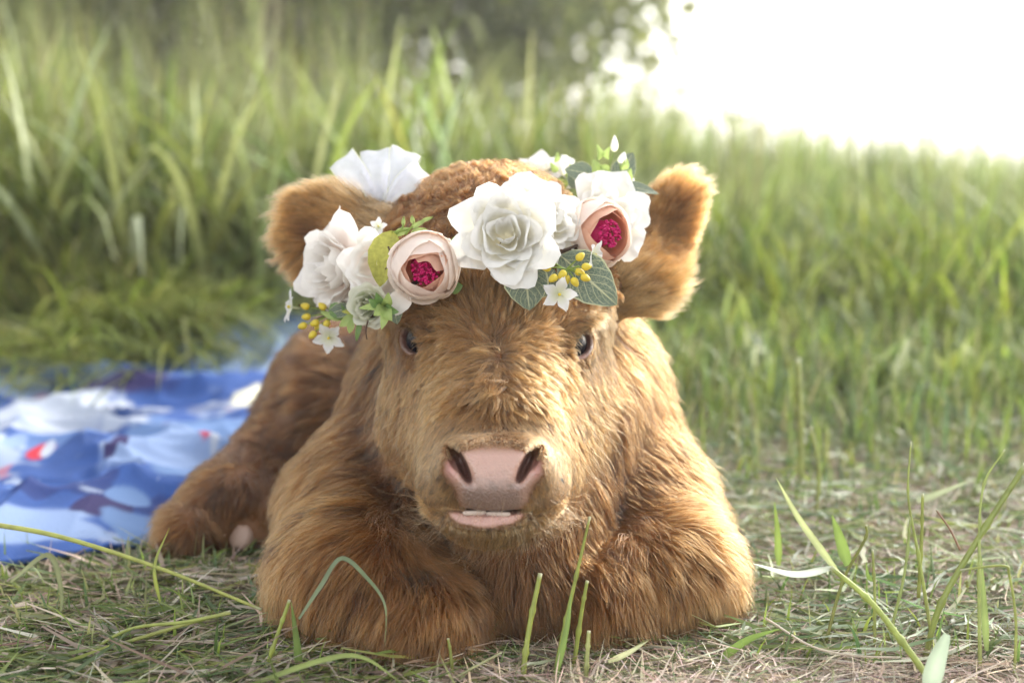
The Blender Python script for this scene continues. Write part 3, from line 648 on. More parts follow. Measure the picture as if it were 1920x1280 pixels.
litter('fallen_blades', 6500, lambda n: fan(n, 1150, 2050, 1.12, 2.5, 1.2), [(.20, .25, .07), (.13, .19, .08), (.32, .36, .22), (.42, .45, .33)], (3, 3, 2, 1), GRASS, ln=(.03, .13), wd=(.002, .0055), lift=.03, label='loose green grass blades lying over the dry hay at the right', category='grass')
litter('fallen_blades', 1600, lambda n: fan(n, 300, 1300, 1.08, 1.25, 1), [(.20, .25, .07), (.13, .19, .08), (.32, .36, .22)], (3, 3, 1), GRASS, ln=(.02, .08), wd=(.0015, .004), lift=.02, label='loose green grass blades on the dark hay under the chin', category='grass')

# blanket ----------------------------------------------------------
def blanket():
    nu, nv = 300, 260; us = np.linspace(0, 1, nu); vs = np.linspace(0, 1, nv); U, V_ = np.meshgrid(us, vs, indexing='ij')
    near = np.array([G(-560, 1095)[:2], G(-40, 1110)[:2], G(150, 1090)[:2], G(300, 1040)[:2], G(560, 1000)[:2], G(780, 960)[:2]])
    far = np.array([G(-900, 740)[:2], G(-300, 715)[:2], G(120, 690)[:2], G(350, 622)[:2], G(600, 604)[:2], G(800, 600)[:2]])
    t = np.linspace(0, 1, len(near)); A = np.stack([np.interp(us, t, near[:, i]) for i in (0, 1)], 1); B = np.stack([np.interp(us, t, far[:, i]) for i in (0, 1)], 1)
    XY = A[:, None]*(1-V_)[..., None]+B[:, None]*V_[..., None]; XY = XY.reshape(-1, 2); x, y = XY.T
    q = np.stack([x, y, 0*x], 1); wv = vn3(q, 3.2, 31)
    q2 = q+wv*.11; r1 = 1-np.abs(vnoise(q2*np.array([1.0, 1.9, 1]), 3.6, 41)); r2 = 1-np.abs(vnoise(q2*np.array([1.8, .9, 1]), 7.5, 43)); r3 = vnoise(q2, 19, 47)
    edge = np.minimum(np.minimum(V_.ravel(), 1-V_.ravel())*8, 1)
    r4 = 1-np.abs(vnoise(q2*np.array([.8, 1.6, 1]), 13, 49)); z = .014+(.030*r1**4+.016*r2**3+.010*r4**2+.003*r3)*(.35+.65*edge)
    x = x+wv[:, 0]*.02; P3 = np.stack([x, y, z], 1); px, py, D = proj(P3)
    # printed pattern, painted cloth: positions on the cloth itself
    base = np.array([.036, .080, .25]); c = base*(1+.22*vnoise(q2, 9, 51)+.12*vnoise(q2, 60, 52))[:, None]
    for sc_, th_, col_, sd_, am in ((5, .66, (.12, .20, .40), 201, .8), (7, .72, (.30, .36, .46), 202, .8), (9, .66, (.02, .03, .12), 203, .7), (16, .74, (.35, .03, .06), 204, .6), (22, .60, (.34, .40, .50), 205, .7)):
        w = sst(th_-.04, th_+.06, vnoise(q+.03*vn3(q, 30, 9), sc_, sd_))[:, None]*am; c = c*(1-w)+np.array(col_)*w
    def blot(cx, cy, rx, ry, col, ang=0, rough=.28, seed=0):
        nonlocal c
        g = G(cx, cy, .02); s = g[1]; wx = rx/FPX*s; wy = (G(cx, cy-ry, .02)[1]-G(cx, cy+ry, .02)[1])/2
        dx, dy = x-g[0], y-g[1]; ca, sa = math.cos(ang), math.sin(ang); a_, b_ = (dx*ca+dy*sa)/wx, (-dx*sa+dy*ca)/wy
        w = sst(1.14, .86, np.hypot(a_, b_)+rough*vnoise(q, 14, 60+seed)+rough*.5*vnoise(q, 40, 90+seed))[:, None]
        c = c*(1-w)+np.array(col)*w
    WHT, LB, PALEB, RED, PUR, CREAM = (.38, .42, .50), (.12, .20, .38), (.21, .29, .47), (.42, .03, .05), (.035, .03, .10), (.62, .60, .46)
    blot(120, 790, 130, 42, WHT, .5, .5, 1); blot(20, 738, 70, 24, PALEB, 0, .3, 2); blot(175, 715, 80, 18, PALEB, 0, .4, 3); blot(230, 745, 70, 14, PUR, .2, .4, 4)
    blot(350, 850, 120, 48, LB, .5, .45, 5); blot(300, 885, 85, 26, PALEB, -.2, .4, 6); blot(465, 762, 36, 14, CREAM, 0, .4, 7); blot(470, 660, 120, 34, PALEB, 0, .3, 8)
    blot(40, 1020, 130, 30, PALEB, 0, .5, 9); blot(185, 985, 48, 16, PUR, .3, .5, 10); blot(240, 965, 30, 8, LB, .5, .5, 26); blot(560, 700, 60, 12, PALEB, 0, .5, 27); blot(40, 940, 40, 9, LB, .4, .5, 28); blot(150, 930, 26, 6, PUR, -.3, .5, 29); blot(222, 886, 14, 20, PUR, 0, .2, 11); blot(300, 1000, 90, 20, LB, 0, .5, 12)
    blot(400, 715, 60, 16, LB, 0, .4, 15); blot(30, 870, 20, 8, PALEB, 0, .3, 16); blot(130, 840, 60, 6, LB, .2, .4, 17)
    blot(-200, 850, 120, 50, WHT, .3, .5, 18); blot(-150, 700, 90, 25, LB, .3, .5, 19); blot(700, 800, 80, 40, WHT, .3, .5, 20)
    blot(78, 880, 24, 10, RED, .15, .35, 13); blot(92, 878, 12, 10, WHT, .15, .2, 21); blot(396, 868, 22, 8, RED, -.2, .35, 14); blot(410, 868, 11, 12, WHT, 0, .3, 22)
    m, n, l = new_mat('blanket_cloth'); p = n.new('ShaderNodeBsdfPrincipled'); a = n.new('ShaderNodeAttribute'); a.attribute_name = 'tint'; l.new(a.outputs['Color'], p.inputs['Base Color'])
    p.inputs['Roughness'].default_value = .9; p.inputs['Specular IOR Level'].default_value = .2
    tc = n.new('ShaderNodeTexCoord'); ns = n.new('ShaderNodeTexNoise'); ns.inputs['Scale'].default_value = 320; l.new(tc.outputs['Object'], ns.inputs['Vector'])
    b = n.new('ShaderNodeBump'); b.inputs['Strength'].default_value = .5; b.inputs['Distance'].default_value = .002; l.new(ns.outputs[0], b.inputs['Height']); l.new(b.outputs[0], p.inputs['Normal'])
    o = n.new('ShaderNodeOutputMaterial'); l.new(p.outputs[0], o.inputs[0])
    ob = obj('blanket', mesh_np('blanket', P3, grid_faces(nu, nv), col=np.clip(c, .01, .9)), m, label='rumpled blue fleece blanket printed with white, pale blue and red patches beside the calf', category='blanket')
    md = ob.modifiers.new('thickness', 'SOLIDIFY'); md.thickness = .006; md.offset = -1
blanket()
# tufts flopped onto the blanket
def tuft(cx, cy, n, ln, wind, label, spread=.05, lean=(.9, 1.5), z=.03):
    a0 = .55+.75*rng.random((n, 1)); aa = a0+(1.75-a0*.4)*np.linspace(0, 1, 6)[None]**1.1*(.6+.3*rng.random((n, 1)))
    g = G(cx, cy, z); b = g[None]+np.stack([rng.normal(0, spread, n), rng.normal(0, spread*.8, n), np.abs(rng.normal(0, .012, n))], 1)
    return blades('grass_tuft', b, ln*(.5+.7*rng.random(n)), .003+.005*rng.random(n), lean[0]+(lean[1]-lean[0])*rng.random(n), wind+rng.normal(0, .55, n), palette(n, GREEN[:3]+[(.26, .28, .10)], (3, 2, 3, 2)), GRASS, ang=aa, kind='stuff', label=label, category='grass')
tuft(262, 628, 520, .34, -.75, 'thick tuft of long cut grass flopped across the far part of the blanket', .09, (.45, 1.0), .05)
tuft(90, 690, 420, .30, -2.2, 'loose cut grass lying on the far left of the blanket', .16, (.5, 1.0), .03)

# trees beyond -----------------------------------------------------
BARK, n, l = new_mat('bark'); p = n.new('ShaderNodeBsdfPrincipled'); p.inputs['Base Color'].default_value = (.075, .05, .035, 1); p.inputs['Roughness'].default_value = .9
ns = n.new('ShaderNodeTexNoise'); ns.inputs['Scale'].default_value = 12; b = n.new('ShaderNodeBump'); b.inputs['Strength'].default_value = .8; l.new(ns.outputs[0], b.inputs['Height']); l.new(b.outputs[0], p.inputs['Normal'])
o = n.new('ShaderNodeOutputMaterial'); l.new(p.outputs[0], o.inputs[0])
LEAF = leafy('tree_leaf', rough=.45, trans=.4, tcol=1.5, spec=.5, var=.1, noise=3)
def tree(x, y, H, R, dens, label, name='deciduous_tree', pal=None, low=.15, leaf=.07, seed=0, tr=.12):
    g = np.random.default_rng(seed); z0 = float(terrain(x, y)); t = empty(name, (x, y, z0), label=label, category='tree', group='trees beyond the meadow')
    V = []; F = []; tips = []
    def limb(a, d, L, r, lv):
        m = 6; pts = [np.array(a, float)]; dd = np.array(d, float)
        for i in range(m): dd = nrm(dd+g.normal(0, .13, 3)+np.array([0, 0, .05])); pts.append(pts[-1]+dd*L/m)
        v, f = tube(pts, np.linspace(r, r*.35, m+1), 6 if lv else 9); off = sum(len(q) for q in V); V.append(v); F.extend([tuple(i+off for i in q) for q in f])
        if lv >= 2: tips.extend(pts[2:]); return
        for i in range(7 if lv == 0 else 4):
            k = g.integers(1 if lv == 0 else 2, m+1); an = g.random()*2*PI; el = .2+.6*g.random()
            limb(pts[k], nrm(np.array([math.cos(an), math.sin(an), el])+dd*.3), L*(.5 if lv == 0 else .5)*(.7+.5*g.random()), r*.42, lv+1)
    limb((0, 0, -.05), (g.normal(0, .05), g.normal(0, .05), 1), H*.8, tr*.6, 0)
    obj('trunk', poly_mesh('trunk', np.vstack(V), F), BARK, t)
    N = dens; tp = np.array(tips); c = tp[g.integers(0, len(tp), N)]+g.normal(0, R*.10, (N, 3))
    u3 = nrm(g.normal(0, 1, (N//2, 3)))*(g.random((N//2, 1))**.4)*np.array([R, R, H*.5])+np.array([0, 0, H*.46]); cl3 = g.integers(0, 60, N//2); cc3 = nrm(g.normal(0, 1, (60, 3)))*np.array([R, R, H*.5])*.8*g.random((60, 1))**.4+np.array([0, 0, H*.46]); c[:N//2] = u3+(cc3[cl3]-u3)*.45*g.random((N//2, 1))
    q = c-np.array([0, 0, H*.55]); s = np.sqrt((q[:, 0]/R)**2+(q[:, 1]/R)**2+(q[:, 2]/(H*.5))**2); c = c[(s < 1.25) & (c[:, 2] > low*H)]
    N = len(c); u = nrm(g.normal(0, 1, (N, 3))); v = nrm(np.cross(u, g.normal(0, 1, (N, 3)))); w = leaf*(.6+.8*g.random(N))[:, None]
    Vq = np.stack([c-u*w*.5, c+v*w*.28, c+u*w*.5, c-v*w*.28], 1).reshape(-1, 3); Fq = np.arange(N*4).reshape(-1, 4)
    pal = pal or [(.10, .15, .03), (.06, .10, .025), (.17, .20, .05)]
    cc = np.array(pal)[g.integers(0, len(pal), N)]*(1+g.normal(0, .15, (N, 1)))
    obj('crown', mesh_np('crown', Vq, Fq, smooth=False, col=np.repeat(np.clip(cc, .01, .8), 4, 0)), LEAF, t, kind='stuff')
def tx(px, y): return (px-960)/FPX*y
DK = [(.045, .050, .016), (.035, .026, .014), (.08, .085, .022), (.060, .040, .022)]  # shade under the trees, painted in as dark leaf colours
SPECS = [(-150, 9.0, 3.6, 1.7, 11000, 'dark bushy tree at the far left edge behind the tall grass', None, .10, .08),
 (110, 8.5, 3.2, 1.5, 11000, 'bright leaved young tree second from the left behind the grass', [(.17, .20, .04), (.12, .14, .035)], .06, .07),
 (330, 9.5, 3.8, 1.7, 12000, 'dark tree with shade painted into its leaves, third from the left', 'DK', .10, .16),
 (440, 7.6, 4.2, 1.3, 5000, 'thin crowned tree with a bare brown trunk showing above the grass', 'DK', .06, .13),
 (560, 9.2, 3.6, 1.5, 12000, 'bright green tree just left of the upper middle', [(.24, .27, .035), (.16, .19, .03)], .09, .07),
 (690, 10.5, 4.0, 1.6, 11000, 'dark green tree at the upper middle behind the flower crown', [(.11, .125, .03), (.07, .085, .025)], .07, .14),
 (850, 9.5, 3.6, 1.6, 3600, 'loose tree with bright sky gleaming through its leaves', [(.20, .22, .06), (.10, .12, .035)], .14, .05),
 (1010, 10.0, 3.6, 1.5, 2700, 'loose leaved tree right of the gleaming one', [(.22, .24, .08), (.12, .14, .04)], .14, .05),
 (1140, 10.5, 3.3, 1.2, 1300, 'sparse outermost tree standing against the white sky', [(.28, .29, .12), (.16, .18, .06)], .13, .04),
 (760, 13., 4.5, 2.2, 5200, 'far tree filling the gap behind the loose trees', None, .08, .1),
 (20, 12.5, 5.0, 2.6, 15000, 'tall far tree rising behind the left edge trees', 'DK', .12, .12),
 (300, 13.5, 5.0, 2.6, 15000, 'far dark tree behind the shade coloured trees at the left', 'DK', .12, .12),
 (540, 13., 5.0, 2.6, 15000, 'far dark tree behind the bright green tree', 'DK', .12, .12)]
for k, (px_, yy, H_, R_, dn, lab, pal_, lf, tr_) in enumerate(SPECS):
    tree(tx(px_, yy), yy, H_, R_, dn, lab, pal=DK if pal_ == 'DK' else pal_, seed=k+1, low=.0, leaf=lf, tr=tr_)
# ------------------------------------------------------------------ flower crown worn on the head
def surfD(px, py, lo=1.05, hi=1.7):
    d = nrm((FW + (px-960)/FPX*RT - (py-640)/FPX*UP)[None])[0]; t = lo
    for _ in range(60):
        s = float(sdf((CP+d*t)[None])[0])
        if s < .0008: return t*float(d@FW)
        t += s*.9
        if t > hi: break
    return 1.36
crown = empty('flower_crown', P(930, 480, 1.27), label='artificial flower crown of white and blush roses with grey green leaves on the calf', category='flower crown')
bpy.context.view_layer.update(); CINV = crown.matrix_world.inverted()
def petal_mat(name, base, base2, trans=.42):
    m, n, l = new_mat(name); a = n.new('ShaderNodeAttribute'); a.attribute_name = 'leaf_uv'; s = n.new('ShaderNodeSeparateXYZ'); l.new(a.outputs['Vector'], s.inputs[0])
    cr = n.new('ShaderNodeValToRGB'); l.new(s.outputs[1], cr.inputs[0]); cr.color_ramp.elements[0].color = (*base2, 1); cr.color_ramp.elements[1].color = (*base, 1); cr.color_ramp.elements[0].position = .05; cr.color_ramp.elements[1].position = .75
    tc = n.new('ShaderNodeTexCoord'); ns = n.new('ShaderNodeTexNoise'); ns.inputs['Scale'].default_value = 900; l.new(tc.outputs['Object'], ns.inputs['Vector'])
    wv = n.new('ShaderNodeTexNoise'); wv.inputs['Scale'].default_value = 26; mp = n.new('ShaderNodeMapping'); mp.inputs['Scale'].default_value = (1, .06, 1); l.new(a.outputs['Vector'], mp.inputs[0]); l.new(mp.outputs[0], wv.inputs['Vector'])
    ad = n.new('ShaderNodeMath'); ad.operation = 'ADD'; l.new(ns.outputs[0], ad.inputs[0]); l.new(wv.outputs[0], ad.inputs[1])
    b = n.new('ShaderNodeBump'); b.inputs['Strength'].default_value = .35; b.inputs['Distance'].default_value = .0006; l.new(ad.outputs[0], b.inputs['Height'])
    p = n.new('ShaderNodeBsdfPrincipled'); l.new(cr.outputs[0], p.inputs['Base Color']); p.inputs['Roughness'].default_value = .75; p.inputs['Specular IOR Level'].default_value = .25; p.inputs['Sheen Weight'].default_value = .15; l.new(b.outputs[0], p.inputs['Normal'])
    t = n.new('ShaderNodeBsdfTranslucent'); l.new(cr.outputs[0], t.inputs[0]); mx = n.new('ShaderNodeMixShader'); mx.inputs[0].default_value = trans; l.new(p.outputs[0], mx.inputs[1]); l.new(t.outputs[0], mx.inputs[2])
    o = n.new('ShaderNodeOutputMaterial'); l.new(mx.outputs[0], o.inputs[0]); return m
WHITEP = petal_mat('white_petal', (.86, .85, .82), (.84, .80, .62)); BLUSH = petal_mat('blush_petal', (.92, .82, .74), (.90, .67, .55)); PEACH = petal_mat('peach_petal', (.80, .50, .36), (.76, .30, .18))
PALEB_ = petal_mat('pale_blush_petal', (.92, .89, .85), (.90, .79, .71)); BUDW = petal_mat('green_white_petal', (.74, .74, .62), (.50, .58, .28)); MAG = leafy('magenta_stamen', (.55, .012, .14), trans=.1, rough=.5)
STARW = petal_mat('small_white_petal', (.80, .80, .80), (.70, .72, .5)); YEL = leafy('yellow_bud', (.66, .52, .05), trans=.15, rough=.4); STEMM = leafy('green_stem', (.20, .28, .05), trans=.15)
LGREEN = leafy('light_green_leaf', (.34, .44, .14), trans=.35, rough=.45); MGREEN = leafy('mid_green_leaf', (.14, .24, .07), trans=.3, rough=.4); OLIVE = leafy('olive_leaf', (.38, .38, .08), trans=.3, rough=.7, noise=300, var=.2); TWIG = leafy('brown_twig', (.07, .04, .025), trans=0, rough=.8)
def petal(r0, r1, z0, z1, spread, belly=.0, curl=0., ruf=.06, seed=0, nu=11, nv=9, pr=.6, pz=1.3, notch=.0):
    "one petal of a flower whose axis is +Z; u across, v from base to rim"
    g = np.random.default_rng(seed); u = np.linspace(-1, 1, nu); v = np.linspace(0, 1, nv); U, V_ = np.meshgrid(u, v, indexing='ij')
    vmax = 1-(.30+.1*g.random())*np.abs(U)**2.6-notch*np.exp(-(U/.18)**2); v2 = V_*vmax
    half = spread*(.30+.70*np.sin(np.clip(V_, 0, 1)*PI*.62)**.8)
    phi = U*half; r = r0+(r1-r0)*v2**pr+belly*np.sin(v2*PI); z = z0+(z1-z0)*v2**pz
    c = np.clip((v2-.62)/.38, 0, 1)**2*curl; r = r+c; z = z-c*.55
    p1, p2 = g.random(2)*6.28; w = ruf*v2**2; r = r+w*np.sin(U*4+p1); z = z+w*np.sin(U*5.5+p2)+w*.5*np.sin(U*11+p1)
    r = r*(1-.04*U**2); X = np.stack([r*np.sin(phi), r*np.cos(phi), z], -1).reshape(-1, 3)
    uv = np.stack([U.ravel(), V_.ravel()], 1)
    return mesh_np('petal', X, grid_faces(nu, nv), uv=uv)
def orient(axis, roll=0):
    z = Vector(axis).normalized(); return z.to_track_quat('Z', 'Y').to_matrix().to_4x4() @ Matrix.Rotation(roll, 4, 'Z')
def imga(dx, dy, f): return Vector(dx*RT-dy*UP-f*FW)         # axis from image right, image down, towards camera
def part(name, px, py, D, axis, roll=0, **kw):
    e = empty(name, (0, 0, 0), crown, **kw); e.matrix_basis = CINV @ (Matrix.Translation(Vector(P(px, py, D))) @ orient(axis, roll)); return e
def add_petal(par, me, mat, rot, tilt=0., sc=1., z=0.):
    o = obj('petal', me, mat, par); o.matrix_basis = Matrix.Translation((0, 0, z)) @ Matrix.Rotation(rot, 4, 'Z') @ Matrix.Rotation(tilt, 4, 'X') @ Matrix.Scale(sc, 4); return o
def rose(px, py, D, R, axis, mat, seed=0, rings=None, name='rose', **kw):
    e = part(name, px, py, D, axis, seed*1.3, **kw); g = np.random.default_rng(seed)
    rings = rings or [(.12, 3, .50, 1.1), (.25, 3, .47, 1.05), (.42, 4, .40, .95), (.60, 5, .30, .82), (.80, 6, .18, .68), (1.0, 6, .02, .60)]
    for i, (rt, cnt, zt, sp) in enumerate(rings):
        vs = [petal(.06*R, rt*R, -.32*R, zt*R, sp*1.08, belly=(.10+.12*rt)*R, curl=(.08+.22*rt)*R, ruf=(.05+.055*rt)*R, seed=seed*31+i*7+q, notch=.04 if i > 3 else 0) for q in range(2)]
        off = g.random()*6
        for k in range(cnt):
            add_petal(e, vs[k % 2], mat, off+k*2*PI/cnt+g.normal(0, .22), g.normal(0, .13)+.02*i, 1+g.normal(0, .05), g.normal(0, .015)*R)
    return e
def ranunc(px, py, D, R, axis, mat, seed=0, open_=.62, off_c=(0, 0), inner=None, **kw):
    "round closed bloom: overlapping cupped petals on a globe, opening on a magenta eye"
    e = part('ranunculus', px, py, D, axis, seed, **kw); g = np.random.default_rng(seed)
    def shell(rad, th0, sp, sd, lip=0., nu=13, nv=11):
        gg = np.random.default_rng(sd); u = np.linspace(-1, 1, nu); v = np.linspace(0, 1, nv); U, V_ = np.meshgrid(u, v, indexing='ij')
        rim = th0*(1+.35*np.abs(U)**2.2)+.05*np.sin(U*3+gg.random()*6); th = 2.75+(rim-2.75)*V_
        phi = U*sp*(.5+.5*np.sin(V_*PI*.62)); rr = rad*(1+lip*np.clip((V_-.8)/.2, 0, 1)**2+.02*np.sin(U*5+gg.random()*6)*V_)
        X = np.stack([rr*np.sin(th)*np.sin(phi), rr*np.sin(th)*np.cos(phi), rr*np.cos(th)], -1).reshape(-1, 3)
        return mesh_np('petal', X, grid_faces(nu, nv), uv=np.stack([U.ravel(), V_.ravel()], 1))
    lay = [(.80, open_*.98, 1.1, 3, inner or mat), (.87, open_*1.02, 1.1, 3, inner or mat), (.92, open_*1.15, 1.15, 3, mat), (.955, open_*1.40, 1.15, 3, mat), (.98, open_*1.95, 1.1, 3, mat), (1.0, open_*2.7, 1.1, 3, mat)]
    for i, (rd, th, sp, cnt, mt) in enumerate(lay):
        o = g.random()*6
        for k in range(cnt):
            p = add_petal(e, shell(R*rd*(1+.012*k), th*(1+g.normal(0, .16)), sp, seed*17+i*5+k, lip=.07), mt, o+k*2*PI/cnt+g.normal(0, .1)); p.rotation_mode = 'XYZ'
            p.matrix_basis = Matrix.Rotation(off_c[0]*(1-i*.1), 4, 'X') @ Matrix.Rotation(off_c[1]*(1-i*.1), 4, 'Y') @ p.matrix_basis
    V = []; F = []; sv, sf = ball(1, 6, 4); off = 0; tilt = np.array((Matrix.Rotation(off_c[0], 3, 'X') @ Matrix.Rotation(off_c[1], 3, 'Y')))
    for k in range(90):
        a = g.random()*6.283; r = math.sqrt(g.random())*R*.40; c = np.array([r*math.cos(a), r*math.sin(a), R*(.66-.25*(r/R)**1)+g.normal(0, .02)*R]); V.append(sv*np.array([.045, .045, .07])*R+c); F += [tuple(i+off for i in f) for f in sf]; off += len(sv)
    V = np.vstack(V)@tilt.T; obj('stamens', poly_mesh('stamens', V, F), MAG, e, kind='stuff')
    cv, cf = ball(R*.42, 16, 10); obj('flower_heart', poly_mesh('flower_heart', cv@tilt.T, cf), MAG, e)
    return e
def leaf_mat():
    m, n, l = new_mat('veined_leaf'); a = n.new('ShaderNodeAttribute'); a.attribute_name = 'leaf_uv'; s = n.new('ShaderNodeSeparateXYZ'); l.new(a.outputs['Vector'], s.inputs[0])
    def math_(op, x, y=None):
        q = n.new('ShaderNodeMath'); q.operation = op
        for i, v in enumerate((x, y)):
            if v is None: continue
            if hasattr(v, 'is_linked'): l.new(v, q.inputs[i])
            else: q.inputs[i].default_value = v
        return q.outputs[0]
    au = math_('ABSOLUTE', s.outputs[0]); sl = math_('SUBTRACT', s.outputs[1], math_('MULTIPLY', au, .42)); fr = math_('ABSOLUTE', math_('SUBTRACT', math_('FRACT', math_('MULTIPLY', sl, 6.5)), .5))
    side = math_('LESS_THAN', fr, .055); mid = math_('LESS_THAN', au, .05)
    v = n.new('ShaderNodeTexVoronoi'); v.feature = 'DISTANCE_TO_EDGE'; v.inputs['Scale'].default_value = 11; mp = n.new('ShaderNodeMapping'); mp.inputs['Scale'].default_value = (1, 1.6, 1); l.new(a.outputs['Vector'], mp.inputs[0]); l.new(mp.outputs[0], v.inputs['Vector'])
    net = math_('MULTIPLY', math_('LESS_THAN', v.outputs['Distance'], .045), .55); edge = math_('GREATER_THAN', au, .93)
    f = math_('MAXIMUM', math_('MAXIMUM', math_('MULTIPLY', side, .8), mid), math_('MAXIMUM', net, edge))
    ns = n.new('ShaderNodeTexNoise'); ns.inputs['Scale'].default_value = 5; l.new(a.outputs['Vector'], ns.inputs['Vector'])
    base = mixnode(n, l, (.075, .115, .085), (.13, .18, .14), ns.outputs[0]); c = mixnode(n, l, base, (.42, .44, .28), f)
    p = n.new('ShaderNodeBsdfPrincipled'); l.new(c, p.inputs['Base Color']); p.inputs['Roughness'].default_value = .6; b = n.new('ShaderNodeBump'); b.inputs['Strength'].default_value = .4; b.inputs['Distance'].default_value = .0006; l.new(f, b.inputs['Height']); l.new(b.outputs[0], p.inputs['Normal'])
    t = n.new('ShaderNodeBsdfTranslucent'); l.new(c, t.inputs[0]); mx = n.new('ShaderNodeMixShader'); mx.inputs[0].default_value = .2; l.new(p.outputs[0], mx.inputs[1]); l.new(t.outputs[0], mx.inputs[2])
    o = n.new('ShaderNodeOutputMaterial'); l.new(mx.outputs[0], o.inputs[0]); return m
VEIN = leaf_mat()
def leaf(bx, by, tx_, ty, wpx, D, mat, D2=None, facing=(0, 0), fold=.12, bend=.1, seed=0, name='leaf', par=None, **kw):
    "leaf from base pixel to tip pixel, half width wpx"
    a, b = P(bx, by, D), P(tx_, ty, D2 or D); g = np.random.default_rng(seed); nu, nv = 9, 15; u = np.linspace(-1, 1, nu); v = np.linspace(0, 1, nv); U, V_ = np.meshgrid(u, v, indexing='ij')
    ax = b-a; L = np.linalg.norm(ax); ax = ax/L; nn = -FW+facing[0]*RT-facing[1]*UP; sd = nrm(np.cross(ax, nn)); nn = np.cross(sd, ax); w = wpx/FPX*D
    prof = np.sin(PI*np.clip(V_, 0, 1)**.85)**.75*(1-.18*V_); prof = prof*(1+.025*np.sin(V_*60+g.random()*6))
    X = a+ax*(V_[..., None]*L)+sd*(U*prof*w)[..., None]+nn*(fold*w*np.abs(U)**1.3*prof+bend*L*np.sin(V_*PI)+.04*w*np.sin(V_*9+U*3+seed))[..., None]
    X = X.reshape(-1, 3); c = X.mean(0); o = obj(name, mesh_np(name, X-c, grid_faces(nu, nv), uv=np.stack([U.ravel(), V_.ravel()], 1)), mat, par or crown, **kw)
    o.matrix_basis = (CINV if par is None else PINV(par)) @ Matrix.Translation(Vector(c)); return o
def PINV(o): bpy.context.view_layer.update(); return o.matrix_world.inverted()
def stem(pts, D, r, mat=None, name='stem', par=None, rt=None):
    w = np.array([P(p[0], p[1], p[2] if len(p) > 2 else D) for p in pts]); w = spline(w, max(5, 4*len(pts))); c = w.mean(0); V, F = tube(w-c, np.linspace(r, r*.6 if rt is None else rt, len(w)), 6)
    o = obj(name, poly_mesh(name, V, F), mat or STEMM, par or crown); o.matrix_basis = (CINV if par is None else PINV(par)) @ Matrix.Translation(Vector(c)); return o
def bud(px, py, D, r, mat=None, dirn=(0, -1), el=1.5, name='bud', par=None):
    V, F = ball(r, 10, 8, (1, 1, el)); V[:, :2] *= (1-.25*V[:, 2:]/(r*el)); o = obj(name, poly_mesh(name, V, F), mat or YEL, par or crown)
    o.matrix_basis = (CINV if par is None else PINV(par)) @ Matrix.Translation(Vector(P(px, py, D))) @ orient(imga(dirn[0], dirn[1], .3)); return o
def star(px, py, D, R, axis, seed=0, n_=5, **kw):
    e = part('star_flower', px, py, D, axis, seed, **kw); me = petal(.05*R, R, -.25*R, .08*R, .30, ruf=.05*R, seed=seed, nu=7, nv=8, pr=1.0, pz=.8, curl=.12*R, notch=.08)
    co = np.zeros(len(me.vertices)*3, np.float32); me.vertices.foreach_get('co', co); co = co.reshape(-1, 3); rr = np.hypot(co[:, 0], co[:, 1]); wide = .34*R*np.sin(np.clip(rr/R, 0, 1)**1.1*PI*.80+.12)
    uvx = np.tile(np.linspace(-1, 1, 7)[:, None], (1, 8)).ravel(); co[:, 0] = uvx*wide; me.vertices.foreach_set('co', co.ravel())
    for k in range(n_): add_petal(e, me, STARW, k*2*PI/n_+.1*math.sin(k*3+seed), 0)
    V, F = ball(.10*R, 8, 6); obj('flower_centre', poly_mesh('flower_centre', V, F), YEL, e); V, F = tube([(0, 0, -.1*R), (0, 0, -.7*R)], [.10*R, .05*R], 6); obj('flower_tube', poly_mesh('flower_tube', V, F), STARW, e)
    return e
m_ = 1.0/FPX
# the band itself: a thin twisted twig ring lying on the fur
ringpx = [(716, 402, 1.42), (672, 470, 1.37), (640, 560, 1.335), (700, 590, 1.27), (790, 520, 1.235), (870, 480, 1.22), (960, 480, 1.215), (1060, 470, 1.235), (1140, 430, 1.285), (1150, 370, 1.34), (1100, 330, 1.40), (1030, 318, 1.43)]
for q in range(2):
    w = spline([P(*p) for p in ringpx], 70); w = w+.0016*np.stack([np.sin(np.arange(70)*.9+q*PI), np.cos(np.arange(70)*.9+q*PI), np.sin(np.arange(70)*.6+q*PI)], 1); c = w.mean(0)
    V, F = tube(w-c, .0013, 6); o = obj('twig_band', poly_mesh('twig_band', V, F), TWIG, crown); o.matrix_basis = CINV @ Matrix.Translation(Vector(c))
D0 = lambda px, py, off=.02: surfD(px, py)-off
# white rose at the forehead, and the one half hidden behind it
d = 1.205
rose(948, 440, d, 85*m_*d, imga(-.05, -.08, 1), WHITEP, 3, label='large open white rose at the centre of the forehead')
rose(1042, 420, d+.028, 62*m_*d, imga(.55, -.1, 1), WHITEP, 5, [(.2, 3, .5, 1.), (.4, 4, .45, .9), (.65, 5, .3, .75), (1.0, 6, .0, .6)], label='smaller white rose tucked behind the large one')
rose(995, 375, d+.03, 60*m_*d, imga(.3, -.7, .9), WHITEP, 9, [(.4, 4, .45, .9), (.65, 5, .3, .75), (1.0, 6, .0, .62)], label='white bloom above the large rose')
# blush ranunculus with magenta eye, left of the rose
ranunc(797, 499, 1.225, 66*m_*1.225, imga(-.12, .02, 1), BLUSH, 2, .52, (.06, -.28), PEACH, label='round blush ranunculus open on a magenta heart, left of the big rose')
leaf(760, 545, 742, 592, 26, 1.235, PALEB_, facing=(-.5, .3), name='petal', seed=4); 
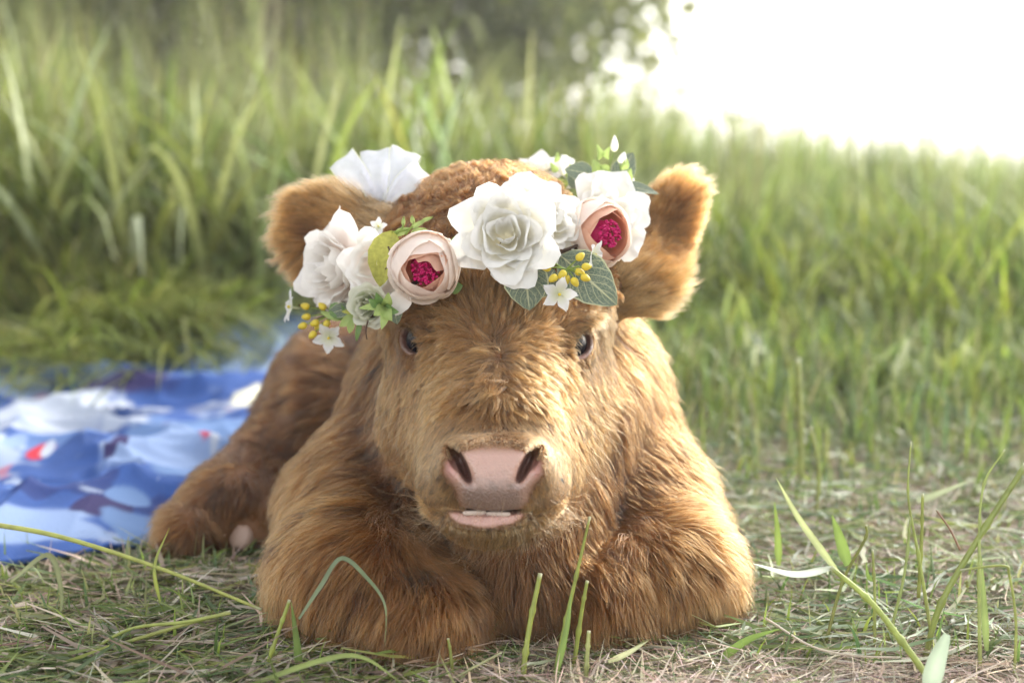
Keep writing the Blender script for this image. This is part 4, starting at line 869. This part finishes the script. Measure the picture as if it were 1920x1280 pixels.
# right pair
rose(1146, 402, 1.30, 72*m_*1.30, imga(.45, -.25, 1), WHITEP, 7, [(.45, 4, .40, .9), (.7, 5, .25, .78), (1.0, 6, .0, .62)], label='white rose behind the right ranunculus')
ranunc(1120, 438, 1.262, 64*m_*1.262, imga(.55, -.02, 1), BLUSH, 6, .66, (.05, .12), PEACH, label='blush ranunculus at the right with peach inside and a magenta heart')
# left pair
rose(630, 503, 1.325, 78*m_*1.325, imga(-.75, .0, .75), PALEB_, 11, [(.12, 3, .75, 1.1), (.28, 4, .72, 1.0), (.45, 5, .62, .9), (.64, 5, .48, .8), (.82, 6, .25, .7), (1.0, 6, .0, .62)], name='peony', label='full blush peony seen from the side at the left end')
rose(700, 498, 1.275, 56*m_*1.275, imga(-.35, .1, 1), PALEB_, 13, [(.35, 4, .5, 1.), (.65, 5, .3, .8), (1.0, 5, .0, .7)], label='small pale blush rose beside the peony')
rose(690, 572, 1.27, 40*m_*1.27, imga(-.25, .15, 1), BUDW, 15, [(.15, 3, .8, 1.2), (.32, 4, .75, 1.1), (.5, 4, .66, 1.), (.7, 5, .5, .9), (.9, 5, .25, .85)], name='rosebud', label='greenish white rosebud under the peony')
# small blooms at the back right of the head
rose(1010, 312, 1.43, 34*m_*1.43, imga(0, -.8, .7), WHITEP, 17, [(.4, 4, .4, .9), (1.0, 6, .0, .7)], label='white bloom at the back of the crown')
rose(1062, 310, 1.42, 30*m_*1.42, imga(.2, -.8, .7), WHITEP, 19, [(.4, 4, .4, .9), (1.0, 6, .0, .7)], label='white bloom at the back of the crown beside green buds')
# leaves
leaf(985, 490, 993, 582, 46, 1.218, VEIN, facing=(-.1, .35), seed=1, name='veined_leaf', label='grey green veined leaf pointing down under the big rose')
leaf(1050, 478, 1157, 572, 50, 1.228, VEIN, facing=(.2, .2), seed=2, name='veined_leaf', label='large grey green veined leaf at the right under the white flowers')
leaf(1040, 505, 1000, 560, 26, 1.226, VEIN, facing=(0, .3), seed=12, name='veined_leaf')
leaf(1150, 345, 1187, 286, 26, 1.375, VEIN, facing=(.3, 0), seed=3, name='veined_leaf'); leaf(1140, 352, 1236, 364, 16, 1.335, VEIN, facing=(.1, -.7), seed=5, name='veined_leaf')
leaf(1115, 330, 1058, 318, 22, 1.37, VEIN, facing=(-.1, -.3), seed=6, name='veined_leaf'); leaf(1090, 350, 1065, 325, 18, 1.375, VEIN, seed=7, name='veined_leaf')
leaf(1110, 340, 1165, 335, 17, 1.36, VEIN, facing=(0, -.4), seed=27, name='veined_leaf')
leaf(730, 555, 745, 608, 20, 1.25, VEIN, facing=(.3, .2), seed=8, name='veined_leaf'); leaf(840, 540, 868, 535, 14, 1.235, MGREEN, facing=(.2, .3), seed=9); leaf(845, 450, 872, 462, 15, 1.225, MGREEN, seed=10)
leaf(735, 432, 712, 538, 34, 1.262, OLIVE, facing=(-.25, .1), fold=.25, seed=11, name='olive_leaf', label='fuzzy yellow green round leaf between blush flowers'); leaf(700, 430, 672, 465, 17, 1.285, OLIVE, facing=(-.3, 0), seed=13, name='olive_leaf')
leaf(620, 570, 650, 600, 16, 1.30, MGREEN, seed=14); leaf(660, 575, 612, 590, 15, 1.30, VEIN, seed=15, name='veined_leaf')
# succulent-like green sprig over the rosebud
for k, (a_, b_, w_) in enumerate([((722, 575), (690, 560), 12), ((722, 575), (700, 592), 13), ((722, 575), (735, 602), 13), ((722, 575), (748, 585), 12), ((722, 575), (728, 548), 11), ((720, 578), (672, 578), 8), ((720, 572), (705, 548), 10), ((722, 578), (715, 618), 10)]):
    leaf(*a_, *b_, w_, 1.232, LGREEN if k % 3 else MGREEN, D2=1.222, facing=(.3*math.sin(k*2), .3*math.cos(k*2)), fold=.35, bend=.15, seed=20+k, name='sprig_leaf')
# sprigs with thin leaves above the left ranunculus
for pts, w_ in ([(735, 436), (770, 428), (800, 412)], 5), ([(760, 440), (775, 420), (772, 404)], 5), ([(775, 436), (790, 415), (812, 407)], 4), ([(742, 440), (756, 424), (757, 406)], 4):
    stem(pts, 1.262, .0011, STEMM, name='sprig_stem'); leaf(*pts[1], *pts[2], w_, 1.262, LGREEN, seed=int(pts[1][0]), name='sprig_leaf')
leaf(738, 440, 772, 428, 8, 1.265, LGREEN, seed=40, name='sprig_leaf'); leaf(770, 438, 802, 430, 8, 1.262, LGREEN, seed=41, name='sprig_leaf'); leaf(640, 600, 600, 584, 7, 1.30, LGREEN, seed=42, name='sprig_leaf'); leaf(668, 590, 636, 612, 11, 1.28, LGREEN, seed=43, name='sprig_leaf'); leaf(676, 600, 668, 640, 6, 1.27, MGREEN, seed=44, name='sprig_leaf'); leaf(668, 585, 640, 584, 5, 1.275, OLIVE, seed=45, name='sprig_leaf'); leaf(660, 600, 655, 625, 8, 1.275, LGREEN, seed=47, name='sprig_leaf')
# pale green buds on the upright sprig, top right
for k, (bx, by, dx, dy, w_) in enumerate([(1151, 285, 1, -28, 8), (1122, 300, -3, -26, 8), (1142, 300, 2, -22, 9), (1118, 330, -6, -28, 12), (1160, 305, 10, -18, 9), (1140, 322, -14, -10, 10), (1165, 318, 8, -20, 9), (1172, 345, 10, -26, 12), (1180, 352, 8, -16, 10), (1135, 335, -6, -18, 9), (1155, 335, -12, -12, 9), (1168, 335, 16, 4, 9), (1055, 330, -6, -24, 9), (1045, 322, -12, -16, 7), (1062, 335, 6, -26, 8), (1070, 350, -22, -14, 10), (1078, 350, -14, 2, 9), (1040, 305, 4, -18, 6)]):
    dd = 1.345 if bx > 1100 else 1.39
    leaf(bx, by, bx+dx*1.15, by+dy*1.15, w_, dd+.004*math.sin(k), LGREEN if k % 4 else WHITEP, D2=dd-.006, facing=(.5*math.sin(k*2.3), .4*math.cos(k*1.7)), fold=.6, bend=.2, seed=60+k, name='sprig_leaf')
stem([(1150, 350), (1142, 320), (1150, 285)], 1.35, .0012, name='sprig_stem'); stem([(1135, 350), (1125, 325), (1120, 295)], 1.352, .001, name='sprig_stem'); stem([(1155, 350), (1165, 330), (1160, 300)], 1.35, .001, name='sprig_stem'); stem([(1095, 372, 1.36), (1080, 352, 1.39), (1055, 322, 1.39)], 1.38, .0013, name='sprig_stem')
# yellow berries
def berries(pts, hub, D, seed):
    e = empty('berry_sprig', (0, 0, 0), crown); e.matrix_basis = CINV @ Matrix.Translation(Vector(P(*hub, D)))
    for k, (bx, by) in enumerate(pts): stem([(hub[0], hub[1], D), ((hub[0]+bx)/2+2, (hub[1]+by)/2-2, D-.004), (bx, by, D-.006+.004*math.sin(k*2))], D, .0008, STEMM, par=e, name='stem'); bud(bx, by, D-.006+.004*math.sin(k*2), .0033, YEL, (bx-hub[0], by-hub[1]), 1.35, name='berry', par=e)
berries([(1100, 500), (1087, 510), (1098, 521), (1078, 529), (1062, 524), (1054, 515), (1037, 522), (1024, 502), (1088, 481)], (1062, 505), 1.205, 1)
berries([(567, 611), (574, 594), (586, 628), (590, 606), (597, 612), (612, 608), (604, 574), (572, 574)], (625, 590), 1.325, 2)
stem([(1030, 488), (1062, 505), (1085, 498)], 1.207, .0011); stem([(560, 572), (600, 577), (640, 570)], 1.33, .001, TWIG, name='twig'); stem([(590, 600), (625, 585), (650, 560)], 1.325, .001, TWIG, name='twig'); stem([(600, 560), (615, 590), (628, 575)], 1.328, .0009, TWIG, name='twig')
stem([(690, 600), (686, 620), (688, 636)], 1.26, .0009, TWIG, name='twig'); stem([(728, 462), (735, 490), (722, 505)], 1.25, .0009, TWIG, name='twig')
star(1049, 552, 1.195, 33*m_*1.195, imga(.05, .25, 1), 1, label='small white star flower hanging below the yellow berries'); star(1117, 478, 1.222, 30*m_*1.222, imga(.9, .2, .45), 2, label='small white star flower seen side on against the right ranunculus')
star(616, 634, 1.31, 30*m_*1.31, imga(-.1, .45, 1), 3, label='small white star flower at the lower left end'); star(541, 575, 1.33, 32*m_*1.33, imga(-1, -.15, .35), 4, label='small white star flower sticking out at the far left'); star(709, 424, 1.285, 18*m_*1.285, imga(-.3, -.3, 1), 5)
# ribbon bow of sheer organza
ORG, n, l = new_mat('sheer_ribbon'); p = n.new('ShaderNodeBsdfPrincipled'); p.inputs['Base Color'].default_value = (.74, .76, .83, 1); p.inputs['Roughness'].default_value = .5; p.inputs['Sheen Weight'].default_value = .2
tr = n.new('ShaderNodeBsdfTransparent'); tl = n.new('ShaderNodeBsdfTranslucent'); tl.inputs[0].default_value = (.62, .64, .72, 1); m1 = n.new('ShaderNodeMixShader'); m1.inputs[0].default_value = .35; l.new(p.outputs[0], m1.inputs[1]); l.new(tl.outputs[0], m1.inputs[2])
tc = n.new('ShaderNodeTexCoord'); wv = n.new('ShaderNodeTexNoise'); wv.inputs['Scale'].default_value = 60; l.new(tc.outputs['Object'], wv.inputs['Vector']); mr = n.new('ShaderNodeMapRange'); l.new(wv.outputs[0], mr.inputs[0]); mr.inputs[3].default_value = .28; mr.inputs[4].default_value = .62
m2 = n.new('ShaderNodeMixShader'); l.new(mr.outputs[0], m2.inputs[0]); l.new(m1.outputs[0], m2.inputs[1]); l.new(tr.outputs[0], m2.inputs[2]); o = n.new('ShaderNodeOutputMaterial'); l.new(m2.outputs[0], o.inputs[0])
bow = empty('ribbon_bow', (0, 0, 0), crown, label='sheer white organza bow tied behind the left ear'); bow.matrix_basis = CINV @ Matrix.Translation(Vector(P(716, 395, 1.40)))
def ribbon(w, wv, seed, name, sdir, pinch=True):
    w = spline(w, 30); s = np.linspace(0, 1, 30); t = nrm(np.gradient(w, axis=0)); wd = wv*(.20+.80*sst(0, .28, s)*sst(1, .72, s)) if pinch else wv*(.4+.6*s)
    sd = nrm(sdir[None]-(t@sdir)[:, None]*t); nu = 9; u = np.linspace(-.5, .5, nu); nn = nrm(np.cross(sd, t))
    X = w[:, None]+sd[:, None]*(u[None]*wd[:, None])[..., None]+nn[:, None]*(.09*wv*np.sin(u[None]*9+s[:, None]*4+seed)*(1.3-np.sin(PI*s[:, None])))[..., None]
    c = P(716, 395, 1.40); o = obj(name, mesh_np(name, X.reshape(-1, 3)-c, grid_faces(30, nu)), ORG, bow)
    for e_ in (0, -1): V, F = tube(X[:, e_]-c, .00028, 5, cap=False); obj('ribbon_edge', poly_mesh('ribbon_edge', V, F), STARW, o)
    return o
def bow_loop(deg, L, wv, seed, front=.30, back=.22):
    th = math.radians(deg); e1 = math.sin(th)*RT+math.cos(th)*UP; e2 = -FW; side = math.cos(th)*RT-math.sin(th)*UP; k = P(716, 398, 1.40)
    ribbon([k+L*(a*e1+b*e2) for a, b in ((0, 0), (.30, front*.8), (.70, front), (.96, front*.35), (.98, -back*.4), (.70, -back), (.30, -back*.7), (0, -.02))], wv, seed, 'ribbon_loop', nrm(side+.25*e2*math.sin(seed)))
bow_loop(-37, .066, .030, 1); bow_loop(-6, .061, .030, 2, .36); bow_loop(22, .065, .030, 3, .26); bow_loop(47, .058, .026, 4, .42, .3); bow_loop(-18, .030, .020, 5, .6, .1)
def loop(pts, wv, D, seed, name): ribbon([P(a, b, D+c) for a, b, c in pts], wv, seed, name, nrm(RT+.4*UP), False)
loop([(716, 398, 0), (712, 412, 0), (704, 428, 0)], .014, 1.395, 6, 'ribbon_tail'); loop([(718, 398, 0), (732, 408, 0), (742, 425, 0)], .012, 1.395, 7, 'ribbon_tail')
V, F = ball(.0058, 12, 8, (1, 1, 1.3)); obj('ribbon_knot', poly_mesh('ribbon_knot', V, F), ORG, bow)
# ------------------------------------------------------------------ the near stalks and blades one can pick out, each a thing
STALK = leafy('grass_stalk', rough=.4, trans=.25, spec=.5, var=.18, noise=90)
YG, MG, BG, PG, TAN, OLV = (.30, .34, .07), (.15, .22, .05), (.20, .28, .15), (.50, .54, .38), (.36, .25, .14), (.22, .24, .05)
def stalk(pts, r, colr, label, cut=True, nodes=True, name='grass_stalk', rt=None):
    """pts: (px,py,D) from base to tip"""
    w = spline([P(*p) for p in pts], 7*len(pts)); c = w[0].copy(); n_ = len(w); rad = np.linspace(r, r*.75 if rt is None else rt, n_)
    if nodes:
        for q in (int(n_*.35), int(n_*.7)): rad[q] *= 1.45
    V, F = tube(w-c, rad, 8); col = np.tile(np.array(colr), (len(V), 1))*(1+.12*vnoise(V, 60, 3)[:, None]); s = np.concatenate([np.repeat(np.linspace(0, 1, n_), 8), [0, 1]])
    col = col*(1-.25*sst(.25, 0, s))[:, None]+np.array([.30, .22, .12])*.25*sst(.25, 0, s)[:, None]
    if cut: col = np.where((s > .97)[:, None], np.array([.5, .5, .33]), col)
    me = poly_mesh(name, V, F)
    if len(me.vertices) == len(col):
        a = me.attributes.new('tint', 'FLOAT_COLOR', 'POINT'); a.data.foreach_set('color', np.concatenate([col, np.ones((len(col), 1))], 1).astype(np.float32).ravel())
    o = obj(name, me, STALK, label=label, category='grass stalk', group='single stalks standing in the foreground'); o.location = Vector(c); return o
def blade(pts, wmm, colr, label, roll=0., name='lone_grass_blade', parent=None, taper=1.0):  # each one is a single blade of grass
    w = spline([P(*p) for p in pts], 6*len(pts)); c = w[0].copy(); n_ = len(w); t = nrm(np.gradient(w, axis=0)); s = np.linspace(0, 1, n_)
    sd = nrm(np.cross(t, -FW+np.array([0, 0, .2]))); nn = np.cross(sd, t); sd = nrm(sd*math.cos(roll)+nn*math.sin(roll)); nn = np.cross(sd, t)
    wd = wmm/1000*np.clip(np.minimum(.5+2.5*s, (1.04-s**2.2*taper)), .03, 1); u = np.array([-.5, 0, .5]); X = (w-c)[:, None]+sd[:, None]*(u[None]*wd[:, None])[..., None]-nn[:, None]*(np.array([0, .16, 0])[None]*wd[:, None])[..., None]
    V = X.reshape(-1, 3); col = np.tile(np.array(colr), (len(V), 1)); col = col*(1+.10*np.tile([-1, 1.6, -1], n_)[:, None])*(1+.12*vnoise(V, 50, 8)[:, None])
    o = obj(name, mesh_np(name, V, grid_faces(n_, 3), col=np.clip(col, .01, .9)), GRASS, parent)
    if parent is None: o.location = Vector(c); o['label'] = label; o['category'] = 'grass sprig'; o['group'] = 'single blades lying and standing in the foreground'
    return o
stalk([(978, 1290, 1.135), (990, 1190, 1.14), (1013, 1074, 1.145)], .0024, YG, 'thick yellow green cut stalk standing in front of the calf chest')
stalk([(1035, 1290, 1.15), (1062, 1160, 1.15), (1078, 1090, 1.15), (1106, 968, 1.15)], .0023, YG, 'tallest green stalk, reaching up beside the calf chin', rt=.0010)
blade([(1040, 1275, 1.14), (1062, 1180, 1.14), (1072, 1110, 1.145)], 6, MG, 'green leaf sheath beside the tallest stalk under the chin', .5)
stalk([(1072, 1275, 1.16), (1090, 1150, 1.16), (1101, 1088, 1.16)], .0019, YG, 'short green cut stalk just right of the tallest stalk')
stalk([(1098, 1290, 1.13), (1101, 1230, 1.13), (1104, 1182, 1.13)], .0020, (.36, .38, .14), 'low pale cut stalk at the bottom, right of the tallest stalk')
stalk([(850, 1285, 1.14), (845, 1225, 1.14), (840, 1196, 1.14)], .0014, OLV, 'small olive stalk with a frayed top below the left of the chin')
stalk([(815, 1292, 1.13), (880, 1255, 1.125), (940, 1223, 1.12)], .0011, (.42, .42, .22), 'pale straw leaning diagonally at the bottom centre', nodes=False)
stalk([(1345, 1205, 1.21), (1390, 1178, 1.2)], .0010, (.45, .42, .30), 'short pale straw lying beside the right foreleg', nodes=False)
stalk([(-40, 978, 1.32), (110, 1005, 1.29), (300, 1065, 1.25), (490, 1142, 1.22)], .0026, (.38, .40, .10), 'long yellow green stem lying across the left foreground', rt=.0013, nodes=False)
stalk([(60, 1262, 1.20), (200, 1215, 1.19), (330, 1175, 1.18), (432, 1146, 1.17)], .0018, (.34, .36, .10), 'upper half of a bent stem lying at the lower left', nodes=False)
stalk([(432, 1148, 1.17), (350, 1165, 1.17), (240, 1180, 1.18), (150, 1235, 1.18)], .0016, (.32, .36, .09), 'lower half of a bent stem lying at the lower left', nodes=False)
stalk([(487, 1285, 1.15), (520, 1190, 1.15), (543, 1124, 1.15)], .0018, YG, 'yellow green stalk standing left of the left foreleg')
blade([(562, 1265, 1.15), (556, 1200, 1.15), (546, 1128, 1.15)], 7, MG, 'green blade crossing the stalk left of the left foreleg', .2)
blade([(560, 1160, 1.17), (600, 1100, 1.165), (640, 1046, 1.16), (690, 1085, 1.15), (722, 1135, 1.15), (722, 1210, 1.15)], 5, (.20, .26, .14), 'arched thin blade bending over the left foreleg', .6)
blade([(450, 1290, 1.11), (600, 1238, 1.11), (680, 1232, 1.11), (760, 1285, 1.10)], 6, (.28, .34, .10), 'long arching blade at the very bottom left of centre', .7)
blade([(1140, 1240, 1.15), (1180, 1222, 1.14), (1216, 1200, 1.14)], 5, (.44, .46, .26), 'short pale blade lying in front of the right foreleg', .3)
blade([(300, 1130, 1.25), (290, 1060, 1.25), (318, 988, 1.26)], 4, YG, 'short upright blade before the calf hind leg', .3)
blade([(20, 1090, 1.28), (90, 1040, 1.27), (115, 1110, 1.26), (110, 1170, 1.25)], 6, (.26, .28, .13), 'drooping blade at the far left before the blanket', .6)
# right
s_ = stalk([(1755, 1290, 1.13), (1690, 1200, 1.135), (1630, 1125, 1.14), (1558, 1063, 1.15)], .0030, (.36, .42, .11), 'thick light green stem slanting across the lower right', rt=.0019)
blade([(1575, 1078, 1.15), (1500, 975, 1.17), (1455, 895, 1.19)], 6, (.36, .40, .18), 'pale stiff blade rising left from the thick slanting stem', .4)
blade([(1560, 1064, 1.15), (1490, 1076, 1.15), (1412, 1056, 1.16)], 7.5, (.52, .58, .50), 'whitish green blade bent flat to the left at the right foreground', .6)
stalk([(1735, 1230, 1.18), (1765, 1130, 1.17), (1840, 1000, 1.165), (1925, 868, 1.16)], .0027, (.28, .33, .09), 'long leaning stalk running up to the right edge', rt=.0022)
stalk([(1745, 1180, 1.2), (1722, 1040, 1.2), (1703, 930, 1.2), (1708, 828, 1.2)], .0016, (.33, .38, .10), 'slender upright stalk with a pointed tip at the right', rt=.0006)
stalk([(1665, 1200, 1.2), (1695, 1080, 1.2), (1708, 965, 1.2)], .0013, (.32, .38, .12), 'thin stalk close to the slender pointed one')
stalk([(1722, 1120, 1.21), (1728, 1010, 1.21), (1730, 925, 1.21)], .0016, YG, 'green cut stalk just right of the slender pointed one')
stalk([(1640, 1210, 1.19), (1640, 1110, 1.19), (1636, 1030, 1.19)], .0013, (.32, .36, .10), 'short upright stalk with a torn side leaf at the right')
blade([(1640, 1088, 1.19), (1628, 1080, 1.19), (1624, 1052, 1.19)], 4, MG, 'torn side leaf on the short upright stalk', .3)
stalk([(1548, 1205, 1.2), (1580, 1090, 1.2), (1622, 1010, 1.2), (1624, 984, 1.2)], .0014, OLV, 'crooked olive stalk left of the upright stalks')
stalk([(1838, 1270, 1.16), (1836, 1090, 1.16), (1842, 920, 1.17), (1884, 842, 1.17)], .0018, (.36, .42, .13), 'tall upright stalk near the right edge with a bent tip', rt=.0006)
blade([(1850, 1220, 1.17), (1845, 1130, 1.17), (1840, 1040, 1.17)], 6, (.17, .22, .07), 'dark green leaf behind the tall stalk near the right edge', .5)
stalk([(1900, 1290, 1.15), (1905, 1170, 1.15), (1893, 1080, 1.15), (1880, 1060, 1.15), (1800, 1068, 1.16)], .0012, (.34, .38, .10), 'thin stalk at the right edge bent over to the left', nodes=False)
blade([(1740, 1300, 1.08), (1758, 1235, 1.08), (1776, 1188, 1.08)], 15, (.36, .44, .32), 'broad pale green blade at the bottom right', .2, taper=.7)
blade([(1345, 1240, 1.17), (1400, 1200, 1.17), (1462, 1178, 1.17)], 7, (.20, .30, .06), 'bright green blade beside the right foreleg', .3)
blade([(1590, 1060, 1.3), (1575, 1010, 1.3), (1560, 965, 1.3)], 11, (.18, .26, .06), 'upright broad green blade behind the slanting stem', .2)
blade([(1460, 1060, 1.32), (1458, 1000, 1.32), (1452, 940, 1.32)], 7, (.20, .28, .06), 'upright green blade near the calf right side', .2)
stalk([(1435, 1158, 1.19), (1520, 1210, 1.17), (1600, 1228, 1.15), (1690, 1232, 1.14)], .0010, (.55, .48, .38), 'pale dry stem curving along the ground at the right', nodes=False)
stalk([(1800, 1030, 1.2), (1780, 990, 1.2), (1755, 955, 1.2)], .0010, (.30, .17, .11), 'short reddish brown stem leaning at the right', nodes=False)
stalk([(1500, 930, 1.75), (1502, 800, 1.75), (1496, 672, 1.75)], .0040, (.34, .38, .12), 'tall blurred stalk standing behind the right foreground', nodes=False)
stalk([(1530, 960, 1.6), (1536, 880, 1.6), (1520, 800, 1.6)], .0024, (.34, .38, .12), 'blurred green stalk right of the tall blurred one', nodes=False)
blade([(1580, 960, 1.55), (1660, 1010, 1.5), (1700, 1035, 1.45)], 7, (.40, .44, .18), 'blurred pale blade lying across the hay at the right', .3)
blade([(1720, 940, 1.5), (1760, 925, 1.5), (1820, 900, 1.5)], 8, (.38, .42, .25), 'blurred pale blade rising to the right behind the stalks', .3)
blade([(1240, 1180, 1.25), (1330, 1168, 1.24), (1410, 1172, 1.22)], 4, (.16, .16, .08), 'dark thin blade lying along the right foreleg', .6)

# ------------------------------------------------------------------ added haze volume: stands for the veil of lens glare
def haze():
    x0, x1, y0, y1, z0, z1 = -230, 230, -20, 230, -28, 9.0
    V = [(x, y, z) for x in (x0, x1) for y in (y0, y1) for z in (z0, z1)]; F = [(0, 1, 3, 2), (4, 6, 7, 5), (0, 4, 5, 1), (2, 3, 7, 6), (0, 2, 6, 4), (1, 5, 7, 3)]
    m, n, l = new_mat('veil_haze'); v = n.new('ShaderNodeVolumePrincipled'); v.inputs['Color'].default_value = (1, .99, .96, 1); v.inputs['Density'].default_value = HAZE_D; v.inputs['Anisotropy'].default_value = .55
    o = n.new('ShaderNodeOutputMaterial'); l.new(v.outputs[0], o.inputs['Volume']); obj('haze', poly_mesh('haze', V, F), m, kind='stuff')
HAZE_D = .006
haze()
